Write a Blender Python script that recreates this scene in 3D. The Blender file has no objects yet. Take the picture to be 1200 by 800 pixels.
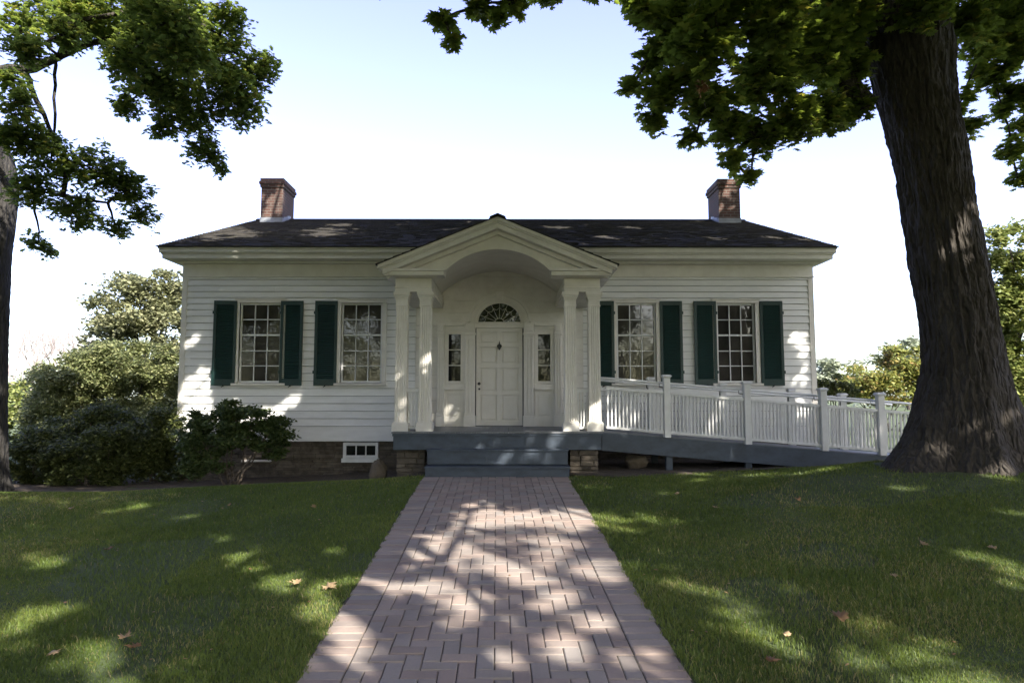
import bpy, bmesh, math, random
import numpy as np
from mathutils import Vector, Matrix
R = math.radians
random.seed(7)
rng = np.random.default_rng(11)
scene = bpy.context.scene
col = scene.collection

# ---------------------------------------------------------------- camera, sky, sun, exposure
cam_d = bpy.data.cameras.new('camera'); cam = bpy.data.objects.new('camera', cam_d); col.objects.link(cam)
cam_d.sensor_width = 36; cam_d.lens = 24; cam_d.clip_start = 0.05; cam_d.clip_end = 2000
cam.location = (0.213, -14.3, 1.27)
cam.rotation_euler = (R(90) + math.atan(68/800), 0, -math.atan(4/800))
scene.camera = cam
SUN_EL, SUN_AZ = R(39), R(33)          # azimuth measured from the front of the house towards +x
SUN = Vector((math.cos(SUN_EL)*math.sin(SUN_AZ), -math.cos(SUN_EL)*math.cos(SUN_AZ), math.sin(SUN_EL)))
world = bpy.data.worlds.new('World'); scene.world = world; world.use_nodes = True
wn = world.node_tree; bg = wn.nodes['Background']
sky = wn.nodes.new('ShaderNodeTexSky'); sky.sky_type = 'NISHITA'; sky.sun_disc = False
sky.sun_elevation = SUN_EL; sky.sun_rotation = math.pi - SUN_AZ
sky.air_density = 1.0; sky.dust_density = 2.0; sky.ozone_density = 1.2
hs = wn.nodes.new('ShaderNodeHueSaturation'); hs.inputs['Saturation'].default_value = 1.0; hs.inputs['Hue'].default_value = 0.535   # a pale, slightly hazy sky
wn.links.new(sky.outputs[0], hs.inputs['Color']); wn.links.new(hs.outputs[0], bg.inputs[0]); bg.inputs[1].default_value = 0.15
sl = bpy.data.lights.new('sun', 'SUN'); sl.energy = 3.6; sl.angle = R(0.53); sl.color = (1.0, 0.95, 0.86)
so = bpy.data.objects.new('sun', sl); col.objects.link(so); so.rotation_euler = SUN.to_track_quat('Z', 'Y').to_euler()
so.location = (20, -20, 25)
scene.view_settings.view_transform = 'Standard'; scene.view_settings.look = 'None'
scene.view_settings.exposure = 2.04; scene.view_settings.gamma = 1
scene.view_settings.use_curve_mapping = False
scene.cycles.max_bounces = 9; scene.cycles.diffuse_bounces = 5; scene.cycles.transmission_bounces = 4; scene.cycles.transparent_max_bounces = 6
scene.cycles.use_denoising = True

# ---------------------------------------------------------------- helpers
def sstep(a,b,x):
    t=min(1.0,max(0.0,(x-a)/(b-a))); return t*t*(3-2*t)
def G(x,y):
    """height of the ground: the lawn rises towards the house and from left to right"""
    t=-3.0-y
    z=-0.058*t if t>0 else -0.02*max(t,-3.0)*0
    if y<-16: z=-0.058*13
    a=abs(x)-1.25
    if a>0:
        a=min(a,9.0 if x>0 else 5.2)
        z+= (0.050*(1-0.75*sstep(-4.7,-2.9,y)) if x>0 else -0.048)*a
    r2=((x-6.2)**2+(y+4.8)**2)
    z+=0.29*math.exp(-r2/3.6)
    # hollow towards the foundation on both sides of the porch
    if x<-1.25: z-=0.17*sstep(-3.2,-1.6,y)*sstep(1.25,1.9,-x)
    return z


class MB:
    """collects shapes and links them as one mesh object"""
    def __init__(s): s.v = []; s.f = []; s.r = []
    def add(s, vs, fs, rnd=None):
        o = len(s.v); s.v.extend(vs); rr = random.random() if rnd is None else rnd
        for f in fs: s.f.append(tuple(i + o for i in f)); s.r.append(rr)
    def box(s, x0, x1, y0, y1, z0, z1, rnd=None):
        s.add([(x0,y0,z0),(x1,y0,z0),(x1,y1,z0),(x0,y1,z0),(x0,y0,z1),(x1,y0,z1),(x1,y1,z1),(x0,y1,z1)],
              [(0,3,2,1),(4,5,6,7),(0,1,5,4),(1,2,6,5),(2,3,7,6),(3,0,4,7)], rnd)
    def hexa(s, p, rnd=None):           # 8 corners: bottom loop, top loop
        s.add(p, [(0,3,2,1),(4,5,6,7),(0,1,5,4),(1,2,6,5),(2,3,7,6),(3,0,4,7)], rnd)
    def prism(s, poly, axis, a, b, rnd=None):   # poly of 2d points, extruded along an axis
        n = len(poly)
        def m(p, t): return {'x': (t,p[0],p[1]), 'y': (p[0],t,p[1]), 'z': (p[0],p[1],t)}[axis]
        vs = [m(p,a) for p in poly] + [m(p,b) for p in poly]
        fs = [tuple(range(n)), tuple(range(2*n-1, n-1, -1))] + [(i, n+i, n+(i+1)%n, (i+1)%n) for i in range(n)]
        s.add(vs, fs, rnd)
    def tube(s, pts, rad, n=8, cap=True, rnd=None):
        pts = [Vector(p) for p in pts]; m = len(pts); vs = []; fs = []
        ref = Vector((0.31,0.17,0.93))
        for i, p in enumerate(pts):
            t = (pts[min(i+1,m-1)] - pts[max(i-1,0)]).normalized()
            u = t.cross(ref)
            if u.length < 0.05: u = t.cross(Vector((1,0,0)))
            u.normalize(); w = t.cross(u)
            r = rad[i] if hasattr(rad,'__len__') else rad
            for k in range(n):
                a = 2*math.pi*k/n; vs.append(tuple(p + u*(r*math.cos(a)) + w*(r*math.sin(a))))
        for i in range(m-1):
            for k in range(n):
                fs.append((i*n+k, i*n+(k+1)%n, (i+1)*n+(k+1)%n, (i+1)*n+k))
        if cap: fs += [tuple(range(n-1,-1,-1)), tuple(range((m-1)*n, m*n))]
        s.add(vs, fs, rnd)
    def build(s, name, mat, parent=None, bevel=0, smooth=False, recalc=True):
        me = bpy.data.meshes.new(name); me.from_pydata(s.v, [], s.f)
        a = me.attributes.new('rnd', 'FLOAT', 'FACE'); a.data.foreach_set('value', np.array(s.r, dtype=np.float32))
        if recalc:
            bm = bmesh.new(); bm.from_mesh(me); bmesh.ops.recalc_face_normals(bm, faces=bm.faces); bm.to_mesh(me); bm.free()
        me.materials.append(mat)
        if smooth: me.polygons.foreach_set('use_smooth', [True]*len(me.polygons))
        o = bpy.data.objects.new(name, me); col.objects.link(o)
        if parent: o.parent = parent
        if bevel:
            b = o.modifiers.new('bevel','BEVEL'); b.width = bevel; b.segments = 2; b.limit_method = 'ANGLE'; b.angle_limit = R(40)
        return o

def npmesh(name, V, F, mat, parent=None, rnd=None, smooth=False):
    """V (n,3), F (m,k) equal-sized faces, rnd per face"""
    me = bpy.data.meshes.new(name); m, k = F.shape
    me.vertices.add(len(V)); me.vertices.foreach_set('co', np.ascontiguousarray(V, dtype=np.float32).ravel())
    me.loops.add(m*k); me.loops.foreach_set('vertex_index', np.ascontiguousarray(F, dtype=np.int32).ravel())
    me.polygons.add(m); me.polygons.foreach_set('loop_start', np.arange(0, m*k, k, dtype=np.int32))
    me.update(calc_edges=True)
    if rnd is not None:
        a = me.attributes.new('rnd','FLOAT','FACE'); a.data.foreach_set('value', np.ascontiguousarray(rnd, dtype=np.float32))
    if smooth: me.polygons.foreach_set('use_smooth', np.ones(m, dtype=bool))
    me.materials.append(mat)
    o = bpy.data.objects.new(name, me); col.objects.link(o)
    if parent: o.parent = parent
    return o

def tag(o, label=None, cat=None, group=None, kind=None):
    if label: o['label'] = label
    if cat: o['category'] = cat
    if group: o['group'] = group
    if kind: o['kind'] = kind
    return o
def empty(name, loc=(0,0,0)):
    o = bpy.data.objects.new(name, None); o.location = loc; o.empty_display_size = 0.3; col.objects.link(o); return o
def keep(o, parent):                    # parent while keeping the world place
    o.parent = parent; o.matrix_parent_inverse = Matrix.Translation(-Vector(parent.location)); return o

def vnoise(u, v, seed, pu=None):        # smooth value noise on arrays, periodic in u with pu cells
    g = np.random.default_rng(seed).random((512, 512))
    iu = np.floor(u).astype(int); iv = np.floor(v).astype(int); fu = u-iu; fv = v-iv
    fu = fu*fu*(3-2*fu); fv = fv*fv*(3-2*fv)
    w = (lambda a: a % pu) if pu else (lambda a: a % 512)
    a0, a1, b0, b1 = w(iu), w(iu+1), iv % 512, (iv+1) % 512
    return (g[a0,b0]*(1-fu)+g[a1,b0]*fu)*(1-fv) + (g[a0,b1]*(1-fu)+g[a1,b1]*fu)*fv

# ---------------------------------------------------------------- materials
def newmat(name):
    m = bpy.data.materials.new(name); m.use_nodes = True; nt = m.node_tree
    return m, nt, nt.nodes['Principled BSDF']
def nd(nt, t, **kw):
    n = nt.nodes.new(t)
    for k, v in kw.items(): setattr(n, k, v)
    return n
def ramp(nt, fac, stops):
    r = nd(nt, 'ShaderNodeValToRGB'); e = r.color_ramp.elements
    while len(e) < len(stops): e.new(0.5)
    for i, (p, c) in enumerate(stops): e[i].position = p; e[i].color = (*c, 1)
    nt.links.new(fac, r.inputs[0]); return r.outputs[0]
def mix(nt, fac, a, b, mode='MIX'):
    m = nd(nt, 'ShaderNodeMix', data_type='RGBA', blend_type=mode)
    if isinstance(fac, (int, float)): m.inputs[0].default_value = fac
    else: nt.links.new(fac, m.inputs[0])
    for s, x in ((6, a), (7, b)):
        if isinstance(x, tuple): m.inputs[s].default_value = (*x, 1)
        else: nt.links.new(x, m.inputs[s])
    return m.outputs[2]
def coords(nt, scale=(1,1,1)):
    tc = nd(nt, 'ShaderNodeTexCoord'); mp = nd(nt, 'ShaderNodeMapping'); mp.inputs['Scale'].default_value = scale
    nt.links.new(tc.outputs['Object'], mp.inputs[0]); return mp.outputs[0]
def noise(nt, vec, scale, detail=4, rough=0.55):
    n = nd(nt, 'ShaderNodeTexNoise'); n.inputs['Scale'].default_value = scale; n.inputs['Detail'].default_value = detail; n.inputs['Roughness'].default_value = rough
    nt.links.new(vec, n.inputs['Vector']); return n.outputs[0]
def bump(nt, h, bsdf, strength=0.3, dist=0.01):
    b = nd(nt, 'ShaderNodeBump'); b.inputs['Strength'].default_value = strength; b.inputs['Distance'].default_value = dist
    nt.links.new(h, b.inputs['Height']); nt.links.new(b.outputs[0], bsdf.inputs['Normal']); return b
def attr(nt, name='rnd'):
    return nd(nt, 'ShaderNodeAttribute', attribute_name=name).outputs['Fac']

def paint(name, c, c2, rough=0.5, sc=(1,1,1), b=0.15, lo=0.35, hi=0.7):
    m, nt, bs = newmat(name); v = coords(nt, sc)
    n = noise(nt, v, 3.5, 6, 0.65); k = ramp(nt, n, [(lo, c2), (hi, c)])
    k2 = mix(nt, 0.16, k, ramp(nt, attr(nt), [(0, (c2[0]*.8, c2[1]*.8, c2[2]*.8)), (1, c)]))
    nt.links.new(k2, bs.inputs['Base Color']); bs.inputs['Roughness'].default_value = rough
    bump(nt, noise(nt, v, 40, 3), bs, b, 0.003); return m
M = {}
M['siding'] = paint('siding_paint', (0.81,0.80,0.775), (0.70,0.69,0.655), 0.55, (0.6,1,3))
M['trim'] = paint('trim_paint', (0.78,0.745,0.675), (0.65,0.61,0.54), 0.5, (1,1,1))
M['rail'] = paint('rail_paint', (0.78,0.78,0.76), (0.66,0.65,0.62), 0.5, (2,2,2))
M['door'] = paint('door_paint', (0.79,0.755,0.69), (0.71,0.675,0.60), 0.45)
M['green'] = paint('shutter_paint', (0.007,0.038,0.033), (0.006,0.027,0.025), 0.42, (2,2,2))
M['blue'] = paint('deck_paint', (0.066,0.086,0.115), (0.038,0.048,0.062), 0.55, (1.2,2,2.5), .3, .3, .62)
M['floor'] = paint('porch_floor_paint', (0.20,0.21,0.22), (0.13,0.135,0.14), 0.5, (1,4,1))
M['metal'] = paint('iron', (0.02,0.02,0.02), (0.012,0.012,0.011), 0.4)
M['lead'] = paint('lead_flashing', (0.32,0.34,0.37), (0.2,0.21,0.22), 0.45)
M['pipe'] = paint('pipe_paint', (0.80,0.80,0.79), (0.72,0.72,0.7), 0.35)

m, nt, bs = newmat('old_glass'); v = coords(nt)
nt.links.new(ramp(nt, noise(nt, v, 1.6, 2), [(0.35,(0.030,0.028,0.024)),(0.7,(0.075,0.068,0.055))]), bs.inputs['Base Color'])
bs.inputs['Roughness'].default_value = 0.03; bs.inputs['IOR'].default_value = 1.5
bump(nt, noise(nt, v, 5, 2), bs, 0.10, 0.02); M['glass'] = m
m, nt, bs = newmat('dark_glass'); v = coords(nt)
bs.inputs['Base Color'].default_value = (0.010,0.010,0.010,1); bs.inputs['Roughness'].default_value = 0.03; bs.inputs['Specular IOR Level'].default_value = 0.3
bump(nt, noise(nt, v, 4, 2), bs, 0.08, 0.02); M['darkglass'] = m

m, nt, bs = newmat('roof_shingle'); v = coords(nt)
a = ramp(nt, attr(nt), [(0,(0.020,0.018,0.017)),(0.6,(0.034,0.030,0.027)),(1,(0.06,0.052,0.044))])
nt.links.new(mix(nt, 0.5, a, ramp(nt, noise(nt, v, 9, 5), [(0.3,(0.015,0.015,0.014)),(0.75,(0.06,0.053,0.043))])), bs.inputs['Base Color'])
lk_ = nt.links.new(mix(nt, ramp(nt, noise(nt, v, 2.6, 7, .7), [(0.56,(0,0,0)),(0.70,(.6,.6,.6))]), bs.inputs['Base Color'].links[0].from_socket, (0.075,0.07,0.035)), bs.inputs['Base Color'])
bs.inputs['Roughness'].default_value = 0.9; bump(nt, noise(nt, v, 60, 3), bs, 0.5, 0.006); M['roof'] = m

m, nt, bs = newmat('chimney_brick')
tc = nd(nt,'ShaderNodeTexCoord'); sx = nd(nt,'ShaderNodeSeparateXYZ'); nt.links.new(tc.outputs['Object'], sx.inputs[0])
ad = nd(nt,'ShaderNodeMath',operation='ADD'); nt.links.new(sx.outputs[0],ad.inputs[0]); nt.links.new(sx.outputs[1],ad.inputs[1])
cb = nd(nt,'ShaderNodeCombineXYZ'); nt.links.new(ad.outputs[0],cb.inputs[0]); nt.links.new(sx.outputs[2],cb.inputs[1])
bt = nd(nt,'ShaderNodeTexBrick'); nt.links.new(cb.outputs[0],bt.inputs['Vector'])
for k_, x_ in (('Color1',(0.105,0.044,0.030,1)),('Color2',(0.052,0.027,0.022,1)),('Mortar',(0.14,0.12,0.10,1)),('Scale',1.0),('Mortar Size',0.010),('Brick Width',0.205),('Row Height',0.075),('Bias',-0.1)): bt.inputs[k_].default_value = x_
gr = noise(nt, tc.outputs['Object'], 3.0, 5)
nt.links.new(mix(nt, ramp(nt, gr, [(0.45,(0,0,0)),(0.75,(0.75,0.75,0.75))]), bt.outputs['Color'], (0.05,0.04,0.035)), bs.inputs['Base Color'])
bs.inputs['Roughness'].default_value = 0.9; bump(nt, bt.outputs['Fac'], bs, -0.6, 0.01); M['brick'] = m

def stone(name, stops, sc=6, b=0.6):
    m, nt, bs = newmat(name); v = coords(nt)
    a = ramp(nt, attr(nt), stops)
    n = noise(nt, v, sc, 8, 0.65)
    nt.links.new(mix(nt, 0.55, a, ramp(nt, n, [(0.3, tuple(x*0.55 for x in stops[0][1])),(0.7, tuple(min(1,x*1.25) for x in stops[-1][1]))])), bs.inputs['Base Color'])
    bs.inputs['Roughness'].default_value = 0.92; bump(nt, n, bs, b, 0.03); return m
M['stone'] = stone('foundation_stone', [(0,(0.055,0.045,0.034)),(0.5,(0.10,0.082,0.060)),(1,(0.16,0.132,0.10))])
M['mortar'] = stone('old_mortar', [(0,(0.04,0.034,0.028)),(1,(0.06,0.052,0.043))])
M['boulder'] = stone('boulder_stone', [(0,(0.12,0.095,0.062)),(1,(0.17,0.135,0.095))], 5, 0.8)
m, nt, bs = newmat('brick_paver'); v = coords(nt)
a = ramp(nt, attr(nt), [(0,(0.18,0.135,0.112)),(0.25,(0.29,0.205,0.165)),(0.45,(0.22,0.19,0.168)),(0.65,(0.28,0.242,0.21)),(0.85,(0.34,0.25,0.20)),(1,(0.23,0.222,0.21))])
a = mix(nt, 0.38, a, ramp(nt, noise(nt, v, 2.2, 6), [(0.3,(0.19,0.16,0.138)),(0.7,(0.36,0.30,0.255))]))
a = mix(nt, ramp(nt, noise(nt, v, 0.9, 7, .7), [(0.52,(0,0,0)),(0.72,(.55,.55,.55))]), a, (0.15,0.125,0.105))
a = mix(nt, ramp(nt, noise(nt, v, 55, 4, 0.7), [(0.35,(0,0,0)),(0.8,(0.5,0.5,0.5))]), a, (0.20,0.165,0.15))
nt.links.new(a, bs.inputs['Base Color']); bs.inputs['Roughness'].default_value = 0.85
bump(nt, noise(nt, v, 130, 4), bs, 0.35, 0.004); M['paver'] = m
m, nt, bs = newmat('joint_sand'); v = coords(nt)
nt.links.new(ramp(nt, noise(nt, v, 25, 4), [(0.3,(0.05,0.043,0.034)),(0.7,(0.12,0.10,0.078))]), bs.inputs['Base Color']); bs.inputs['Roughness'].default_value = 1; M['sand'] = m
m, nt, bs = newmat('lawn_soil'); v = coords(nt)
a = ramp(nt, noise(nt, v, 1.3, 6), [(0.3,(0.040,0.062,0.016)),(0.55,(0.060,0.080,0.022)),(0.75,(0.095,0.09,0.04))])
nt.links.new(mix(nt, 0.5, a, ramp(nt, noise(nt, v, 45, 4), [(0.3,(0.018,0.032,0.008)),(0.7,(0.075,0.10,0.03))])), bs.inputs['Base Color'])
bs.inputs['Roughness'].default_value = 1; bump(nt, noise(nt, v, 60, 3), bs, 0.6, 0.02); M['soil_grass'] = m
m, nt, bs = newmat('bare_earth'); v = coords(nt)
nt.links.new(ramp(nt, noise(nt, v, 14, 7, 0.7), [(0.3,(0.035,0.026,0.018)),(0.55,(0.075,0.056,0.038)),(0.8,(0.17,0.13,0.09))]), bs.inputs['Base Color'])
bs.inputs['Roughness'].default_value = 1; bump(nt, noise(nt, v, 40, 6), bs, 0.8, 0.03); M['earth'] = m

def leafmat(name, stops, trans=0.35, tcol=None, rough=0.45, patch=None, gloss=0.04):
    m, nt, bs = newmat(name); a = attr(nt)
    c = ramp(nt, a, stops)
    if patch:
        v = coords(nt); c = mix(nt, ramp(nt, noise(nt, v, patch[0], 3), [(patch[1],(0,0,0)),(patch[2],(1,1,1))]), c, patch[3])
    nt.links.new(c, bs.inputs['Base Color']); bs.inputs['Roughness'].default_value = rough; bs.inputs['Specular IOR Level'].default_value = gloss*10
    tr = nd(nt, 'ShaderNodeBsdfTranslucent')
    if tcol: nt.links.new(mix(nt, 1.0, c, tcol, 'MULTIPLY'), tr.inputs[0])
    else: nt.links.new(c, tr.inputs[0])
    ms = nd(nt, 'ShaderNodeMixShader'); ms.inputs[0].default_value = trans
    nt.links.new(bs.outputs[0], ms.inputs[1]); nt.links.new(tr.outputs[0], ms.inputs[2])
    nt.links.new(ms.outputs[0], nt.nodes['Material Output'].inputs[0]); return m
M['maple'] = leafmat('maple_leaf', [(0,(0.098,0.140,0.036)),(0.6,(0.150,0.205,0.052)),(0.93,(0.208,0.247,0.062)),(1,(0.247,0.221,0.065))], 0.62, (1.7,1.6,0.8))
M['oak'] = leafmat('oak_leaf', [(0,(0.094,0.140,0.052)),(0.6,(0.146,0.203,0.072)),(0.94,(0.208,0.247,0.078)),(1,(0.247,0.221,0.072))], 0.62, (1.7,1.6,0.85))
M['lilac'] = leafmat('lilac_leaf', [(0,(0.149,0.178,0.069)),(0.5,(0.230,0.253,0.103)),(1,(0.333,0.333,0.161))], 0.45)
M['pale'] = leafmat('pale_tree_leaf', [(0,(0.20,0.215,0.11)),(0.5,(0.27,0.28,0.15)),(1,(0.36,0.35,0.20))], 0.45)  # haze and flare put into the colour by paling the leaves
M['shrub'] = leafmat('shrub_leaf', [(0,(0.053,0.080,0.027)),(0.7,(0.088,0.125,0.040)),(1,(0.150,0.175,0.062))], 0.3, gloss=0.03)
M['hedge'] = leafmat('hedge_leaf', [(0,(0.066,0.082,0.026)),(0.7,(0.106,0.127,0.041)),(1,(0.204,0.216,0.078))], 0.4, gloss=0.015)
M['yellow'] = leafmat('autumn_leaf', [(0,(0.15,0.18,0.05)),(0.5,(0.25,0.27,0.07)),(0.85,(0.33,0.30,0.08)),(1,(0.40,0.24,0.09))], 0.45, patch=(0.9,0.58,0.70,(0.30,0.22,0.09)))
M['far'] = leafmat('far_leaf', [(0,(0.22,0.25,0.17)),(1,(0.32,0.34,0.24))], 0.3)  # distance haze put into the pale leaf colour
M['fargreen'] = leafmat('far_green_leaf', [(0,(0.14,0.18,0.05)),(0.6,(0.22,0.25,0.07)),(1,(0.31,0.31,0.10))], 0.4)
M['dead'] = leafmat('dead_leaf', [(0,(0.20,0.10,0.045)),(0.5,(0.32,0.19,0.09)),(1,(0.42,0.30,0.17))], 0.2, rough=0.7)
M['grass'] = leafmat('grass_blade', [(0,(0.065,0.101,0.020)),(0.5,(0.116,0.162,0.034)),(0.9,(0.179,0.213,0.050)),(0.97,(0.235,0.224,0.078)),(1,(0.336,0.280,0.146))], 0.35, (1.5,1.35,0.8), gloss=0.03)

def bark(name, c0, c1, c2, sc):
    m, nt, bs = newmat(name); v = coords(nt, sc)
    vo = nd(nt, 'ShaderNodeTexVoronoi', feature='DISTANCE_TO_EDGE'); vo.inputs['Scale'].default_value = 1.0
    wv = nd(nt, 'ShaderNodeVectorMath', operation='ADD'); nz = nd(nt,'ShaderNodeTexNoise'); nz.inputs['Scale'].default_value = 0.9; nz.inputs['Detail'].default_value = 3
    nt.links.new(v, nz.inputs['Vector']); nt.links.new(v, wv.inputs[0]); nt.links.new(nz.outputs['Color'], wv.inputs[1]); nt.links.new(wv.outputs[0], vo.inputs['Vector'])
    n = noise(nt, v, 3.0, 8, 0.7)
    c = ramp(nt, n, [(0.3,c0),(0.55,c1),(0.8,c2)])
    nt.links.new(c, bs.inputs['Base Color']); bs.inputs['Roughness'].default_value = 0.95
    h = nd(nt,'ShaderNodeMath',operation='MULTIPLY_ADD'); h.inputs[1].default_value = 0.35
    r1 = nd(nt,'ShaderNodeMapRange'); r1.inputs['From Max'].default_value = 0.28; nt.links.new(vo.outputs['Distance'], r1.inputs['Value'])
    nt.links.new(n, h.inputs[0]); nt.links.new(r1.outputs[0], h.inputs[2])
    bump(nt, h.outputs[0], bs, 0.9, 0.045); return m
M['bark'] = bark('maple_bark', (0.026,0.021,0.016),(0.050,0.041,0.032),(0.088,0.075,0.062), (11,11,2.4))
M['bark2'] = bark('oak_bark', (0.024,0.021,0.019),(0.044,0.040,0.036),(0.075,0.068,0.062), (9,9,2.2))
M['twig'] = bark('twig_bark', (0.03,0.025,0.02),(0.06,0.05,0.04),(0.11,0.095,0.08), (12,12,5))
M['stem'] = bark('shrub_stem', (0.07,0.055,0.04),(0.13,0.10,0.075),(0.22,0.18,0.13), (14,14,6))
M['bare'] = paint('bare_twig', (0.30,0.26,0.25), (0.22,0.19,0.18), 0.9)  # greyish twigs, with far haze also put into the pale colour

# ---------------------------------------------------------------- setting: ground
def axis(a, b, fine, coarse_to):
    xs = list(np.arange(a, b + 1e-6, fine)); d = fine; x = b
    while x < coarse_to: d *= 1.35; x += d; xs.append(x)
    d = fine; x = a
    while x > -coarse_to: d *= 1.35; x -= d; xs.insert(0, x)
    return xs
xs, ys = axis(-13, 13, 0.25, 900), axis(-15, 4, 0.25, 900)
V = np.array([(x, y, G(x, y) + (0.012*math.sin(x*2.1+1)*math.sin(y*1.7) if abs(x) > 1.6 else 0)) for y in ys for x in xs])
nx = len(xs); F = np.array([(j*nx+i, j*nx+i+1, (j+1)*nx+i+1, (j+1)*nx+i) for j in range(len(ys)-1) for i in range(nx-1)])
lawn = npmesh('lawn', V, F, M['soil_grass'], smooth=True); tag(lawn, kind='structure')

# bare earth along the foundation, an irregular sheet just above the lawn
def earth(name, x0, x1, edge, yb):
    n = int((x1-x0)/0.12); k = 14; vs = []; fs = []
    for i in range(n+1):
        x = x0+(x1-x0)*i/n; e = edge(x)
        for j in range(k+1):
            y = e+(yb-e)*j/k; vs.append((x, y, G(x,y)+0.016+0.012*math.sin(x*5+y*7)*math.sin(y*9-x*3)*(0.2 if j == 0 else 1)))
    for i in range(n):
        for j in range(k): fs.append((i*(k+1)+j, (i+1)*(k+1)+j, (i+1)*(k+1)+j+1, i*(k+1)+j+1))
    return tag(npmesh(name, np.array(vs), np.array(fs), M['earth'], smooth=True), kind='structure')
edgeL = lambda x: -2.15+0.10*math.sin(x*2.3)+0.06*math.sin(x*6.1+1)-0.55*sstep(-2.6,-1.3,x)-0.25*sstep(-6,-10,x)
edgeR = lambda x: -2.95+0.10*math.sin(x*2.0)+0.05*math.sin(x*5.3)+0.45*sstep(3.0,5.5,x)
earth('planting_bed', -12.5, -1.22, edgeL, 0.4)
earth('planting_bed', 1.25, 7.2, edgeR, 0.4)

# ---------------------------------------------------------------- setting: brick path
PS = 0.018                              # the path swings slightly to the right towards the viewer
def pth(x, y): 
    t = -3.0-y
    return x + PS*t
U = 0.1135; NC = 16; HW = NC*U/2
pb = MB(); NR = 115
def paver(x0, x1, y0, y1, rnd=None):
    j = 0.0029; rr = random.random(); dz = random.gauss(0,0.0022)+0.016+.004*math.sin(x0*3+y0*1.3)*math.sin(y0*2.1); b = 0.006
    tl = (random.uniform(-.0015,.0015), random.uniform(-.0015,.0015))
    x0 += j; x1 -= j; y0 += j; y1 -= j
    def z(y, x): return (-0.058*(-3.0-y) if y > -16 else -0.058*13) + dz + tl[0]*(x-x0)/(x1-x0) + tl[1]*(y-y0)/(y1-y0)
    P_ = []
    for (ix, iy, dd) in ((0,0,-0.045),(0,0,-b),(b,b,0)):
        for (x, y) in ((x0+ix,y0+iy),(x1-ix,y0+iy),(x1-ix,y1-iy),(x0+ix,y1-iy)): P_.append((pth(x,y), y, z(y,x)+dd))
    pb.add(P_, [(0,1,5,4),(1,2,6,5),(2,3,7,6),(3,0,4,7),(4,5,9,8),(5,6,10,9),(6,7,11,10),(7,4,8,11),(8,9,10,11)], rr)
Y1 = -3.02
for j in range(NR):
    for i in range(NC):
        k = (i-j) % 4; x = -HW+i*U; y = Y1-(j+1)*U        # 90 degree herringbone; j grows towards the viewer
        jj = -j; k = (i-jj) % 4
        if k == 0:
            paver(x, x+(2*U if i < NC-1 else U), y, y+U)
        elif k == 1 and i == 0: paver(x, x+U, y, y+U)
        elif k == 3: paver(x, x+U, y, y+(2*U if j > 0 else U))
        elif k == 2 and j == NR-1: paver(x, x+U, y, y+U)
for sgn in (-1, 1):
    for j in range(NR):
        y = Y1-(j+1)*U; a, b = HW+0.003, HW+0.003+0.27+random.uniform(-.012,.012)
        paver(*( (a,b) if sgn > 0 else (-b,-a)), y, y+U)
path = pb.build('brick_path', M['paver'], recalc=False); tag(path, kind='structure')
vs = []; fs = []
for i in range(40):
    y = -3.0-i*0.34
    for x in (-1.19, 1.19): vs.append((pth(x,y), y, (-0.058*(-3.0-y) if y > -16 else -0.058*13)+0.004))
for i in range(39): fs.append((2*i, 2*i+2, 2*i+3, 2*i+1))
tag(npmesh('path_bed', np.array(vs), np.array(fs)[:, ::-1], M['sand']), kind='structure')

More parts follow.
